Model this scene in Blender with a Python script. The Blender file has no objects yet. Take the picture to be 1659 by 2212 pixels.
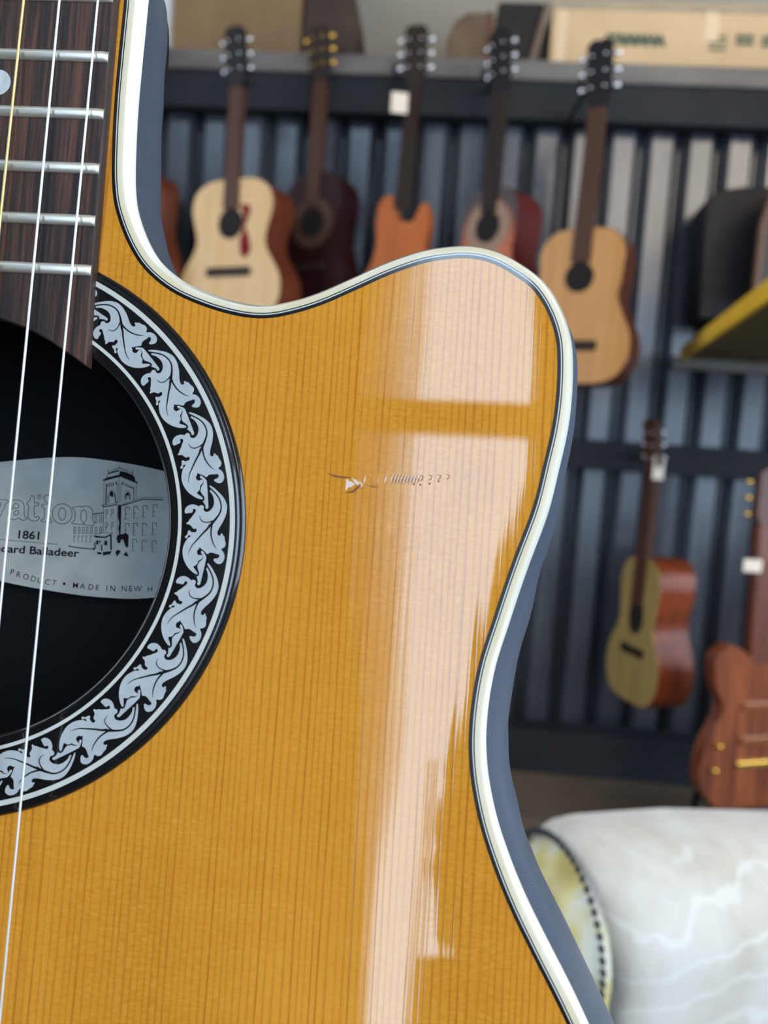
import bpy, bmesh, math, random
from math import sin, cos, tan, pi, radians, atan2, hypot, sqrt
from mathutils import Vector, Matrix
from mathutils.geometry import tessellate_polygon
random.seed(7)
S = bpy.context.scene
COL = S.collection

# ------------------------------------------------------------ camera
FPX, CX, CY = 1662.0, 829.5, 1106.0
PITCH, ROLL, CAMH = radians(5.0), radians(3.8), 1.10
Fw = Vector((0, cos(PITCH), -sin(PITCH)))
U0 = Vector((0, sin(PITCH), cos(PITCH)))
R0 = Vector((1, 0, 0))
RT = R0*cos(ROLL)+U0*sin(ROLL)
UP = -R0*sin(ROLL)+U0*cos(ROLL)
CROT = Matrix((RT, UP, -Fw)).transposed()
CO = Vector((0, 0, CAMH))
cd = bpy.data.cameras.new('camera')
cam = bpy.data.objects.new('camera', cd)
COL.objects.link(cam)
cam.matrix_world = Matrix.Translation(CO) @ CROT.to_4x4()
cd.sensor_fit = 'VERTICAL'
cd.sensor_height = 34.6
cd.lens = FPX/2212*34.6
cd.clip_start = 0.01
cd.dof.use_dof = True
cd.dof.focus_distance = 0.194
cd.dof.aperture_fstop = cd.lens/2.4
S.camera = cam

# ------------------------------------------------------------ view, world
S.view_settings.view_transform = 'Standard'
S.view_settings.look = 'None'
S.view_settings.gamma = 1
S.view_settings.use_curve_mapping = False
S.view_settings.exposure = 0.0
S.cycles.use_denoising = True
S.cycles.max_bounces = 8
S.cycles.sample_clamp_indirect = 12
w = bpy.data.worlds.new('sky'); S.world = w; w.use_nodes = True
w.node_tree.nodes['Background'].inputs[0].default_value = (.75, .85, 1, 1)
w.node_tree.nodes['Background'].inputs[1].default_value = 0.6

DOOR_L, SHOP_L, SHOPUP_L, CLER_L, SIDE_L, LEFT_L = 10.6, 3.8, 8.0, 6.0, 6.2, 4.0      # glow of each glazed opening; shop and clerestory windows are added

# ------------------------------------------------------------ helpers
def lin(c):
    return tuple(((x/255)/12.92 if x/255 <= .04045 else ((x/255+.055)/1.055)**2.4) for x in c)+(1,)

def mat(name, col=(128,128,128), rough=.5, metal=0., spec=.5, coat=0., coatr=.03, emis=None, estr=0., sheen=0.):
    m = bpy.data.materials.new(name); m.use_nodes = True
    b = m.node_tree.nodes['Principled BSDF']
    b.inputs['Base Color'].default_value = lin(col)
    b.inputs['Roughness'].default_value = rough
    b.inputs['Metallic'].default_value = metal
    b.inputs['Specular IOR Level'].default_value = spec
    b.inputs['Coat Weight'].default_value = coat
    b.inputs['Coat Roughness'].default_value = coatr
    if sheen: b.inputs['Sheen Weight'].default_value = sheen
    if emis:
        b.inputs['Emission Color'].default_value = lin(emis)
        b.inputs['Emission Strength'].default_value = estr
    return m

class NT:
    def __init__(s, m): s.t = m.node_tree; s.b = s.t.nodes['Principled BSDF']
    def n(s, typ, **kw):
        x = s.t.nodes.new(typ)
        for k, v in kw.items(): setattr(x, k, v)
        return x
    def l(s, a, b): s.t.links.new(a, b)
    def mapped(s, scale, space='Object'):
        tc = s.n('ShaderNodeTexCoord'); mp = s.n('ShaderNodeMapping')
        mp.inputs['Scale'].default_value = scale
        s.l(tc.outputs[space], mp.inputs[0]); return mp.outputs[0]
    def noise(s, vec, scale=1, detail=4, rough=.5):
        x = s.n('ShaderNodeTexNoise'); x.inputs['Scale'].default_value = scale
        x.inputs['Detail'].default_value = detail; x.inputs['Roughness'].default_value = rough
        s.l(vec, x.inputs['Vector']); return x.outputs['Fac']
    def ramp(s, fac, stops, interp='LINEAR'):
        r = s.n('ShaderNodeValToRGB'); r.color_ramp.interpolation = interp
        e = r.color_ramp.elements
        e[0].position, e[0].color = stops[0][0], stops[0][1]
        e[1].position, e[1].color = stops[-1][0], stops[-1][1]
        for p, c in stops[1:-1]:
            q = e.new(p); q.color = c
        s.l(fac, r.inputs[0]); return r.outputs[0]
    def math(s, op, a, b=None, c=None):
        x = s.n('ShaderNodeMath', operation=op)
        for i, v in enumerate((a, b, c)):
            if v is None: continue
            if isinstance(v, (int, float)): x.inputs[i].default_value = v
            else: s.l(v, x.inputs[i])
        return x.outputs[0]
    def mix(s, fac, a, b, mode='MIX'):
        x = s.n('ShaderNodeMix', data_type='RGBA', blend_type=mode)
        for i, v in ((0, fac), (6, a), (7, b)):
            if isinstance(v, (int, float)): x.inputs[i].default_value = v
            elif isinstance(v, tuple): x.inputs[i].default_value = v
            else: s.l(v, x.inputs[i])
        return x.outputs[2]
    def bump(s, h, dist, strength=1., to='Normal'):
        x = s.n('ShaderNodeBump'); x.inputs['Distance'].default_value = dist
        x.inputs['Strength'].default_value = strength
        s.l(h, x.inputs['Height']); s.l(x.outputs[0], s.b.inputs[to]); return x

def g(v): return (v, v, v, 1)

def noisy(name, c1, c2, scale=(8,8,8), rough=.5, metal=0, spec=.5, bump=0, detail=4, coat=0, lo=.35, hi=.65):
    m = mat(name, c1, rough, metal, spec, coat)
    t = NT(m); v = t.mapped(scale); f = t.noise(v, 1, detail)
    t.l(t.ramp(f, [(lo, lin(c1)), (hi, lin(c2))]), t.b.inputs['Base Color'])
    if bump: t.bump(f, bump)
    return m

class MB:
    """collects geometry for one mesh object"""
    def __init__(s): s.v = []; s.f = []; s.m = []
    def add(s, vs, fs, mi=0):
        o = len(s.v); s.v += [Vector(x) for x in vs]
        s.f += [tuple(o+i for i in f) for f in fs]; s.m += [mi]*len(fs); return s
    def box(s, c, d, rz=0, mi=0, mtx=None):
        x, y, z = (q/2 for q in d)
        vs = [Vector((a, b, e)) for a in (-x, x) for b in (-y, y) for e in (-z, z)]
        M = Matrix.Rotation(rz, 3, 'Z') if mtx is None else mtx
        vs = [M @ v + Vector(c) for v in vs]
        return s.add(vs, [(0,1,3,2),(4,6,7,5),(0,4,5,1),(2,3,7,6),(0,2,6,4),(1,5,7,3)], mi)
    def prism(s, poly, z0, z1, holes=(), mi=0, xf=None, cap0=True):
        """poly: list of 2D points (ccw); extruded from z0 to z1"""
        loops = [list(poly)]+[list(h) for h in holes]
        flat = [p for l in loops for p in l]; n = len(flat)
        tris = tessellate_polygon([[Vector((p[0], p[1], 0)) for p in l] for l in loops])
        vs = [Vector((p[0], p[1], z0)) for p in flat]+[Vector((p[0], p[1], z1)) for p in flat]
        fs = []
        for t in tris:
            a, b, c = (flat[i] for i in t)
            ar = (b[0]-a[0])*(c[1]-a[1])-(b[1]-a[1])*(c[0]-a[0])
            if abs(ar) < 1e-14: continue
            t = tuple(t) if ar > 0 else tuple(reversed(t))
            fs.append(tuple(i+n for i in t))
            if cap0: fs.append(tuple(reversed(t)))
        if abs(z1-z0) > 1e-9:
            o = 0
            for l in loops:
                k = len(l)
                ar = sum(l[i][0]*l[(i+1) % k][1]-l[(i+1) % k][0]*l[i][1] for i in range(k))
                out = (ar > 0) == (l is loops[0])
                for i in range(k):
                    a, b = o+i, o+(i+1) % k
                    q = (a, b, b+n, a+n)
                    fs.append(q if ar > 0 and l is loops[0] or (ar <= 0 and l is not loops[0]) else tuple(reversed(q)))
                o += k
        if xf: vs = [xf(v) for v in vs]
        return s.add(vs, fs, mi)
    def lathe(s, prof, n=48, c=(0,0,0), axis='Z', mi=0, closed=False):
        vs = []; k = len(prof)
        for i in range(n):
            a = 2*pi*i/n
            for r, z in prof:
                p = (r*cos(a), r*sin(a), z)
                if axis == 'Y': p = (p[0], -p[2], p[1])
                if axis == 'X': p = (p[2], p[0], p[1])
                vs.append(Vector(p)+Vector(c))
        fs = []
        for i in range(n):
            for j in range(k if closed else k-1):
                a, b = i*k+j, i*k+(j+1) % k
                d, e = ((i+1) % n)*k+j, ((i+1) % n)*k+(j+1) % k
                fs.append((a, d, e, b))
        return s.add(vs, fs, mi)
    def tube(s, pts, r, n=8, mi=0, caps=True):
        pts = [Vector(p) for p in pts]; k = len(pts); vs = []
        rr = r if isinstance(r, (list, tuple)) else [r]*k
        up = None
        for i, p in enumerate(pts):
            d = (pts[min(i+1, k-1)]-pts[max(i-1, 0)]).normalized()
            if up is None:
                up = Vector((0, 0, 1)) if abs(d.z) < .9 else Vector((1, 0, 0))
            x = d.cross(up).normalized(); y = x.cross(d).normalized(); up = y
            for j in range(n):
                a = 2*pi*j/n; vs.append(p+(x*cos(a)+y*sin(a))*rr[i])
        fs = [(i*n+j, i*n+(j+1) % n, (i+1)*n+(j+1) % n, (i+1)*n+j) for i in range(k-1) for j in range(n)]
        if caps: fs += [tuple(reversed(range(n))), tuple((k-1)*n+j for j in range(n))]
        return s.add(vs, fs, mi)
    def ball(s, c, r, n=12, sc=(1,1,1), mi=0):
        pr = [(max(1e-5, r*sin(pi*i/n)), -r*cos(pi*i/n)) for i in range(n+1)]
        o = len(s.v); s.lathe(pr, 2*n, mi=mi)
        for i in range(o, len(s.v)):
            v = s.v[i]; s.v[i] = Vector((v.x*sc[0]+c[0], v.y*sc[1]+c[1], v.z*sc[2]+c[2]))
        return s
    def loft(s, rings, closed=True, mi=0):
        n = len(rings[0]); vs = [p for r in rings for p in r]; fs = []
        for i in range(len(rings)-1):
            for j in range(n if closed else n-1):
                fs.append((i*n+j, i*n+(j+1) % n, (i+1)*n+(j+1) % n, (i+1)*n+j))
        return s.add(vs, fs, mi)
    def build(s, name, m, parent=None, smooth=False, bevel=0, seg=2, xf=None, recalc=False):
        me = bpy.data.meshes.new(name)
        vs = [xf @ v for v in s.v] if xf is not None else s.v
        me.from_pydata([tuple(v) for v in vs], [], s.f)
        ms = m if isinstance(m, (list, tuple)) else [m]
        for q in ms: me.materials.append(q)
        me.polygons.foreach_set('material_index', s.m)
        if recalc:
            b = bmesh.new(); b.from_mesh(me); bmesh.ops.remove_doubles(b, verts=b.verts, dist=1e-6)
            bmesh.ops.recalc_face_normals(b, faces=b.faces); b.to_mesh(me); b.free()
        if smooth is True:
            me.polygons.foreach_set('use_smooth', [True]*len(me.polygons))
        elif smooth:
            me.polygons.foreach_set('use_smooth', [True]*len(me.polygons))
            me.set_sharp_from_angle(angle=radians(smooth))
        me.update()
        o = bpy.data.objects.new(name, me); COL.objects.link(o)
        if parent is not None: o.parent = parent
        if bevel:
            bv = o.modifiers.new('bevel', 'BEVEL'); bv.width = bevel; bv.segments = seg
            bv.limit_method = 'ANGLE'; bv.angle_limit = radians(40)
        return o

def ccw_(P):
    a = sum(P[i][0]*P[(i+1) % len(P)][1]-P[(i+1) % len(P)][0]*P[i][1] for i in range(len(P)))
    return P if a > 0 else list(reversed(P))

def tag(o, label=None, cat=None, group=None, kind=None):
    if label: o['label'] = label
    if cat: o['category'] = cat
    if group: o['group'] = group
    if kind: o['kind'] = kind
    return o

def empty(name, M=None, loc=(0,0,0), rz=0):
    o = bpy.data.objects.new(name, None); COL.objects.link(o); o.empty_display_size = .05
    o.matrix_world = M if M is not None else Matrix.Translation(loc) @ Matrix.Rotation(rz, 4, 'Z')
    return o

def copy_tree(o, parent=None):
    c = o.copy(); COL.objects.link(c); c.parent = parent
    for ch in list(o.children): copy_tree(ch, c)
    return c

def catmull(pts, n=6, closed=False):
    P = [Vector(p) for p in pts]; k = len(P); out = []
    rng = range(k if closed else k-1)
    for i in rng:
        p0 = P[(i-1) % k] if closed or i > 0 else P[i]
        p1, p2 = P[i], P[(i+1) % k]
        p3 = P[(i+2) % k] if closed or i+2 < k else P[(i+1) % k]
        for j in range(n):
            t = j/n
            out.append(.5*((2*p1)+(p2-p0)*t+(2*p0-5*p1+4*p2-p3)*t*t+(3*p1-p0-3*p2+p3)*t**3))
    if not closed: out.append(P[-1])
    return out

def ray(px, py):
    return (CROT @ Vector(((px-CX)/FPX, -(py-CY)/FPX, -1))).normalized()

# ============================================================ ROOM
YAW = radians(-3.8)
WN = Vector((sin(YAW)*-1*-1, -cos(YAW), 0))           # normal of the display wall, towards the camera
WN = Vector((-sin(-YAW), -cos(YAW), 0))
WX = Vector((cos(YAW), sin(YAW), 0))
WO = Vector((0, 2.75, 0))
def wp(px, py, off=0.):
    """point where the view of a pixel meets a plane `off` metres in front of the display wall"""
    d = ray(px, py); o = WO+WN*off
    return CO+d*((o-CO).dot(WN)/d.dot(WN))
def wuz(px, py, off=0.):
    p = wp(px, py, off); return (p-WO).dot(WX), p.z
WM = Matrix.Translation(WO) @ Matrix.Rotation(YAW, 4, 'Z')    # wall frame: x along, y into the wall (front is -y), z up

m_floor = noisy('concrete_floor', (112, 98, 84), (84, 74, 66), (3, 3, 3), .55, spec=.3)
m_plaster = noisy('grey_plaster', (170, 165, 154), (150, 146, 138), (1.5, 1.5, 1.5), .9, spec=.1)
m_dark = mat('dark_room_wall', (58, 54, 52), .9, spec=.1)
m_ceil = mat('ceiling_paint', (120, 116, 110), .9, spec=.1)
m_corr = mat('corrugated_steel', (62, 68, 78), .3, 0.45, .7)
t = NT(m_corr); f = t.noise(t.mapped((6, 6, 1.2)), 1, 5)
t.l(t.ramp(f, [(.3, lin((52, 56, 64))), (.7, lin((92, 98, 108)))]), t.b.inputs['Base Color'])
t.l(t.ramp(f, [(.3, g(.2)), (.7, g(.32))]), t.b.inputs['Roughness'])
t.bump(t.noise(t.mapped((3, 3, 1.5)), 1, 2), .012)
m_beam = noisy('painted_beam', (30, 33, 40), (40, 42, 48), (4, 4, 4), .7, spec=.25)
m_board = noisy('shelf_edge_wood', (120, 116, 112), (96, 92, 92), (3, 3, 8), .6, spec=.3)

fl = MB().box((0, .6, -.05), (9, 8, .1)).build('floor', m_floor); tag(fl, kind='structure')
ce = MB().box((0, .6, 4.85), (9, 8, .1)).build('ceiling', m_ceil); tag(ce, kind='structure')
# corrugated display wall
mb = MB(); prof = []
u = -3.4; per = .128
while u < 3.3:
    prof += [(u, 0), (u+.064, 0), (u+.093, .046), (u+.099, .046)]
    u += per
n = len(prof)
vs = [Vector((a, b, 0.0)) for a, b in prof]+[Vector((a, b, 2.3)) for a, b in prof]
mb.add(vs, [(i, i+1, i+1+n, i+n) for i in range(n-1)])
o = mb.build('wall_back', m_corr); o.matrix_world = WM; tag(o, kind='structure')
sol = o.modifiers.new('thickness', 'SOLIDIFY'); sol.thickness = .004; sol.offset = 0
pl = MB().box((0, .50, 2.4), (6.9, .1, 4.8)).build('wall_plaster', m_plaster); pl.matrix_world = WM; tag(pl, kind='structure')
def holed_wall(name, u0, u1, z0, z1, holes, fn, m):
    """wall panel in (u, z) with window openings; fn places it"""
    q = MB().prism([(u0, z0), (u1, z0), (u1, z1), (u0, z1)], 0, .1, holes=[[(a, c), (b, c), (b, d), (a, d)] for a, b, c, d in holes], xf=fn)
    o = q.build(name, m, recalc=True); return tag(o, kind='structure')
holed_wall('wall_left', -3.0, 4.0, 0, 4.8, [(-.9, 2.3, .8, 3.4)], lambda v: Vector((-3.15-v.z, v.x, v.y)), m_dark)
holed_wall('wall_right', -3.0, 4.0, 0, 4.8, [(-2.1, 1.6, .5, 2.8)], lambda v: Vector((3.35+v.z, v.x, v.y)), m_dark)

def glass(name, col, strength):
    m = bpy.data.materials.new(name); m.use_nodes = True; nt = m.node_tree; nt.nodes.clear()
    e = nt.nodes.new('ShaderNodeEmission'); e.inputs[0].default_value = col; e.inputs[1].default_value = strength
    o = nt.nodes.new('ShaderNodeOutputMaterial'); nt.links.new(e.outputs[0], o.inputs[0]); return m
g_door = glass('bright_door_glass', (.57, .78, 1, 1), DOOR_L)
g_shop = glass('added_shop_glow', (.7, .85, 1, 1), SHOP_L)
g_shopup = glass('added_upper_glow', (1, .84, .66, 1), SHOPUP_L)
g_cler = glass('added_clerestory_glow', (.66, .84, 1, 1), CLER_L)
g_side = glass('bright_side_glass', (.72, .86, 1, 1), SIDE_L)
g_left = glass('bright_left_glass', (.86, .92, 1, 1), LEFT_L)
m_frame = mat('window_frame_paint', (50, 46, 44), .5)

# right window
w1 = MB().box((3.42, -.25, 1.65), (.01, 3.6, 2.3)).build('window_1', g_side); tag(w1, kind='structure')
fr = MB()
for yy in (-2.07, -.25, 1.57): fr.box((3.38, yy, 1.65), (.06, .06, 2.36))
for zz in (.5, 2.8): fr.box((3.38, -.25, zz), (.06, 3.7, .06))
fr.build('window_frame', m_frame, w1)
# left window
w2 = MB().box((-3.22, .7, 2.1), (.01, 3.2, 2.6)).build('window_2', g_left); tag(w2, kind='structure')
fr = MB()
for yy in (-.87, .2, 1.24, 2.27): fr.box((-3.17, yy, 2.1), (.05, .06, 2.6))
for zz in (.83, 3.37): fr.box((-3.17, .7, zz), (.05, 3.2, .06))
fr.build('window_frame', m_frame, w2)

# shop front behind the camera: wall with a glazed door under a transom and added windows for the steel to reflect
YB = -2.2
DX0, DX1, DZ0, DZ1 = -.50, .205, 0.0, 2.95
holed_wall('wall_front', -3.2, 3.4, 0, 4.8, [(DX0, DX1, .01, DZ1), (.75, 3.25, .6, 2.6), (.75, 3.25, 2.9, 4.6), (-3.0, -.7, 3.85, 4.65)], lambda v: Vector((v.x, YB-v.z, v.y)), m_dark)
dr = MB().box(((DX0+DX1)/2, YB-.06, (DZ0+DZ1)/2), (DX1-DX0, .01, DZ1-DZ0)).build('door_1', g_door); tag(dr, kind='structure')
fr = MB()
fr.box(((DX0+DX1)/2, YB-.02, 2.01), (DX1-DX0, .05, .115))
fr.box(((DX0+DX1)/2, YB-.02, .04), (DX1-DX0, .05, .08))
fr.build('door_frame', mat('door_frame_paint', (150, 110, 80), .6), dr)
for nm, x0, x1, z0, z1, gm in (('added_window_3', .75, 3.25, .6, 2.6, g_shop), ('added_window_4', .75, 3.25, 2.9, 4.6, g_shopup), ('added_window_5', -3.0, -.7, 3.85, 4.65, g_cler)):  # unseen windows added to put bright strips on the corrugated steel
    w_ = MB().box(((x0+x1)/2, YB-.07, (z0+z1)/2), (x1-x0, .01, z1-z0)).build(nm, gm); tag(w_, kind='structure')
    fr = MB()
    for k in range(4): fr.box((x0+(x1-x0)*k/3, YB-.02, (z0+z1)/2), (.06, .06, z1-z0))
    fr.build('window_frame', m_frame, w_)
# unseen sheet added right of the door; its wavy edge shapes the varnish reflection
m_blocker = noisy('brown_blocker', (92, 62, 42), (70, 48, 34), (20, 20, 2), .9, spec=.1)
edge = [(.30, 2.98), (.185, 2.97), (.184, 2.5), (.203, 2.084), (.211, 1.918), (.205, 1.836), (.186, 1.77), (.164, 1.674), (.142, 1.594), (.119, 1.508), (.108, 1.43), (.092, 1.362), (.076, 1.287), (.050, 1.169), (.040, 1.067), (.014, .967),
        (-.008, .855), (-.006, .787), (-.027, .725), (-.034, .665), (-.019, .615), (-.039, .561), (-.012, .487), (.0, .376), (.030, .33), (-.058, .315), (-.062, .22), (-.064, .03), (.30, .03)]
def folds(v): return Vector((v.x, YB+.06+v.z+.012*sin(v.x*90), v.y))
poly = [(a, b) for a, b in edge]
mb = MB(); mb.prism(list(reversed(poly)), 0, .015, xf=folds)
o = mb.build('reflection_blocker', m_blocker); tag(o, 'added brown sheet beside the glazed door, cut to shape its reflection in the varnish', 'light blocker')

m_dimmer = bpy.data.materials.new('dimming_sheet'); m_dimmer.use_nodes = True  # unseen half-clear layers, added to soften one edge of the door reflection
nt = m_dimmer.node_tree; nt.nodes.clear()
_t = nt.nodes.new('ShaderNodeBsdfTransparent'); _d = nt.nodes.new('ShaderNodeBsdfDiffuse'); _d.inputs[0].default_value = (.22, .2, .18, 1)
_m = nt.nodes.new('ShaderNodeMixShader'); _m.inputs[0].default_value = .40; _o = nt.nodes.new('ShaderNodeOutputMaterial')
nt.links.new(_t.outputs[0], _m.inputs[1]); nt.links.new(_d.outputs[0], _m.inputs[2]); nt.links.new(_m.outputs[0], _o.inputs[0])
mb = MB()
for k, (xt, xb) in enumerate(((-.165, -.190), (-.215, -.198), (-.255, -.208), (-.29, -.222), (-.325, -.24))):
    n = 24; yy = YB+.03+.012*k
    R = [(xt+(xb-xt)*(j/n)**1.5+.034*math.exp(-((2.94-2.9*j/n-1.0)/.38)**2), 2.94-2.9*j/n) for j in range(n+1)]
    mb.add([Vector((-.52, yy, z)) for x, z in R]+[Vector((x+.006*sin(z*9+k), yy, z)) for x, z in R], [(i, i+1, n+2+i, n+1+i) for i in range(n)])
for yy in (YB+.022, YB+.026): mb.add([Vector((-.082, yy, .02)), Vector((-.050, yy, .02)), Vector((-.036, yy, .86)), Vector((-.068, yy, .86))], [(0, 1, 2, 3)])  # narrow sheets added to dim a stripe of the reflection
o = mb.build('reflection_dimmer', m_dimmer); tag(o, 'added half-clear sheets that fade one side of the door reflection', 'light blocker')

ledge = [(-.37, 2.97), (-.365, 2.2), (-.36, 1.7), (-.34, 1.4), (-.31, 1.1), (-.27, .85), (-.245, .6), (-.225, .4), (-.215, .2), (-.215, .03), (-.55, .03), (-.55, 2.97)]  # outline of an unseen sheet added to narrow the door reflection
o = MB().prism(ccw_(ledge), 0, .015, xf=lambda v: Vector((v.x, YB+.10+v.z+.012*sin(v.x*90), v.y))).build('reflection_blocker', m_blocker); tag(o, 'added brown sheet that cuts off the hinge side of the door reflection', 'light blocker')

# rails on the wall
def wall_box(name, u0, u1, off0, off1, z0, z1, m, bevel=.004):
    o = MB().box(((u0+u1)/2, -(off0+off1)/2, (z0+z1)/2), (u1-u0, off1-off0, z1-z0)).build(name, m, bevel=bevel)
    o.matrix_world = WM; return o
zt0, zt1 = wuz(1000, 243, .10)[1], wuz(1000, 162, .10)[1]
tb = empty('wall_shelf', M=WM @ Matrix.Translation((0, 0, zt0)))
tag(tb, 'long shelf above the corrugated wall, dark beam under a paler board', 'shelf')
def wall_part(name, u0, u1, off0, off1, z0, z1, m, parent, zb, bevel=.004):
    return MB().box(((u0+u1)/2, -(off0+off1)/2, (z0+z1)/2-zb), (u1-u0, off1-off0, z1-z0)).build(name, m, parent, bevel=bevel)
wall_part('beam', -3.0, 2.9, .002, .07, zt0, zt1, m_beam, tb, zt0)
wall_part('shelf_board', -3.0, 2.9, -.44, .085, zt1, zt1+.062, m_board, tb, zt0)
ZS = zt1+.062
zl0, zl1 = wuz(1400, 1022, .1)[1], wuz(1400, 958, .1)[1]
o = wall_box('trim_1', -3.0, 2.9, 0.0, .10, zl0, zl1, m_beam); tag(o, kind='structure')
o = wall_box('trim_2', -3.0, 2.9, 0.0, .12, 0, .15, m_beam); tag(o, kind='structure')

# ============================================================ THE LARGE GUITAR (local units: metres, origin at sound hole centre on the top)
RG = Matrix(((0.9966118166724236, 0.06463058090236587, -0.050870176735629935), (-0.06061863277160301, 0.9952014913649989, 0.07680737559494802), (0.05559018105558772, -0.0734634575629586, 0.9957473837139128)))
TG = Vector((-.09945233, -.00269824, -.180751))
GW = Matrix.Translation(CO+CROT @ TG) @ (CROT @ RG).to_4x4()
def gp(px, py, z=0.):
    """point on the guitar (mm, in the guitar's own frame) at height z mm above its top"""
    d = Vector(((px-CX)/FPX, -(py-CY)/FPX, -1)); o = TG+RG.col[2]*(z/1000)
    P = d*(o.dot(RG.col[2])/d.dot(RG.col[2]))
    L = RG.transposed() @ (P-TG); return (L.x*1000, L.y*1000)
BASE = -.334
gt = empty('acoustic_guitar', M=GW @ Matrix.Translation((0, BASE, 0)))
tag(gt, 'large amber round-backed acoustic guitar with a leaf-pattern rosette, filling the foreground', 'guitar')
GX = Matrix.Translation((0, -BASE, 0)) @ Matrix.Scale(.001, 4)
def gpart(mb, name, m, parent=None, **kw):
    return mb.build(name, m, parent or gt, xf=GX, **kw)

# --- materials
m_top = mat('amber_spruce', (205, 140, 45), .5, spec=0., coat=1., coatr=.025)
t = NT(m_top)
tc = t.n('ShaderNodeTexCoord'); sx = t.n('ShaderNodeSeparateXYZ'); t.l(tc.outputs['Object'], sx.inputs[0])
X, Y = sx.outputs[0], sx.outputs[1]
def comb(a, b, c=0.):
    q = t.n('ShaderNodeCombineXYZ')
    for i, v in enumerate((a, b, c)):
        if isinstance(v, (int, float)): q.inputs[i].default_value = v
        else: t.l(v, q.inputs[i])
    return q.outputs[0]
warp = t.noise(comb(t.math('MULTIPLY', X, 45.), t.math('MULTIPLY', Y, 2.2)), 1, 3, .55)
wob = t.noise(comb(t.math('MULTIPLY', X, 160.), t.math('MULTIPLY', Y, 14.)), 1, 3, .5)
ph = t.math('ADD', t.math('MULTIPLY', X, 610.), t.math('MULTIPLY', warp, 5.5))
ph = t.math('ADD', ph, t.math('MULTIPLY', wob, .55))
fr_ = t.math('FRACT', ph)
cell = t.n('ShaderNodeTexWhiteNoise', noise_dimensions='1D'); t.l(t.math('FLOOR', ph), cell.inputs['W'])
line = t.ramp(fr_, [(0., g(.10)), (.5, g(.0)), (.68, g(.35)), (.84, g(1.)), (.93, g(.7)), (1., g(.10))])
line = t.math('MULTIPLY', line, t.math('MULTIPLY_ADD', cell.outputs[0], .55, .45))
breakup = t.noise(comb(t.math('MULTIPLY', X, 260.), t.math('MULTIPLY', Y, 55.)), 1, 3, .6)
line = t.math('MULTIPLY', line, t.ramp(breakup, [(.3, g(.45)), (.62, g(1.))]))
silk = t.noise(comb(t.math('MULTIPLY', X, 500.), t.math('MULTIPLY', Y, 1300.)), 1, 3, .65)
flame = t.noise(comb(t.math('MULTIPLY', X, 60.), t.math('MULTIPLY', Y, 160.)), 1, 3, .6)
band = t.noise(comb(t.math('MULTIPLY', X, 22.), t.math('MULTIPLY', Y, 7.)), 1, 2, .5)
base = t.mix(t.ramp(silk, [(.3, g(0)), (.7, g(1))]), lin((200, 134, 38)), lin((223, 158, 60)))
base = t.mix(t.ramp(flame, [(.35, g(.0)), (.7, g(.5))]), base, lin((200, 132, 38)))
base = t.mix(t.ramp(band, [(.35, g(0)), (.65, g(.55))]), base, lin((230, 162, 62)))
colr = t.mix(t.math('MULTIPLY', line, .85), base, lin((166, 96, 24)))
t.l(colr, t.b.inputs['Base Color'])
# ripples of the thin varnish, running along the grain
rip = t.noise(comb(t.math('MULTIPLY', X, 230.), t.math('MULTIPLY', Y, 5.)), 1, 2, .5)
rip2 = t.math('MULTIPLY', line, -.07)
hh = t.math('ADD', rip, rip2)
bb = t.bump(hh, .000026, 1., 'Coat Normal')
m_black = mat('gloss_black', (13, 13, 15), .3, spec=.3, coat=1., coatr=.04)
t = NT(m_black)
m_white = mat('white_line', (205, 208, 205), .35, spec=.4, coat=.6)
m_cream = mat('cream_binding', (226, 218, 190), .35, spec=.4, coat=.6)
t = NT(m_cream); f = t.noise(t.mapped((120, 14, 60)), 1, 3)
t.l(t.ramp(f, [(.3, lin((232, 226, 205))), (.7, lin((222, 212, 180)))]), t.b.inputs['Base Color'])
m_bindw = mat('white_binding', (244, 244, 234), .3, spec=.5, coat=.8)
m_bowl = mat('textured_bowl_sheen', (62, 75, 94), .42, spec=.6)  # black bowl; the blue sheen of the sky is mixed into this colour
t = NT(m_bowl); f = t.noise(t.mapped((2600, 2600, 2600)), 1, 3)
t.bump(f, .00012)
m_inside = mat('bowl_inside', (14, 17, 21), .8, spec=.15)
m_leaf = noisy('pale_leaf_foil', (182, 190, 196), (172, 182, 190), (300, 300, 300), .4, spec=.4)

# --- outline of the top (mm), ccw
inner_px = [(268.4,0),(255.7,126.6),(246.9,227.9),(241.8,341.8),(243,405),(251.2,456.7),(275.4,523),(311.5,580.3),(368.8,628.5),(441.1,661.7),(516.5,682.8),(576.7,687.3),(637,676.7),(700,656.5),(769.9,625.9),(839.8,594.4),(909.8,569.9),(962.2,560.1),(1014.6,557.7),(1067,569.9),(1119.5,599.6),(1154.5,629.4),(1182.4,674.8),(1199.9,727.2),(1204.1,779.7),(1201.7,849.6),(1192.9,919.5),(1175.5,996.4),(1151,1094.3),(1112,1199),(1087,1270),(1063,1343),(1047.5,1389),(1035.6,1428.7),(1025.6,1474.5),(1018.7,1518),(1013.7,1568),(1012.5,1620),(1018.3,1690.4),(1036.4,1780.9),(1065.3,1871.3),(1101.5,1961.7),(1144.9,2052),(1224.5,2212)]
IN = [gp(*p) for p in inner_px]
low = [(156.5,-120),(172,-153),(183,-186),(187,-215),(184,-245),(170,-275),(145,-300),(110,-317),(70,-326),(30,-329),(1.2,-330)]
MIRX = 1.2
left = [(2*MIRX-x, y) for x, y in reversed(low[:-1])]+[(-143,-99),(-130,-76),(-122,-56),(-120,-38),(-122,-20),(-128,0),(-134,25),(-135,50),(-128,78),(-110,108),(-82,132),(-52,148),(-25,158)]
top_close = [(0, 160), (17, 159.5), (25.0, 153), (27.2, 142)]
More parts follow.
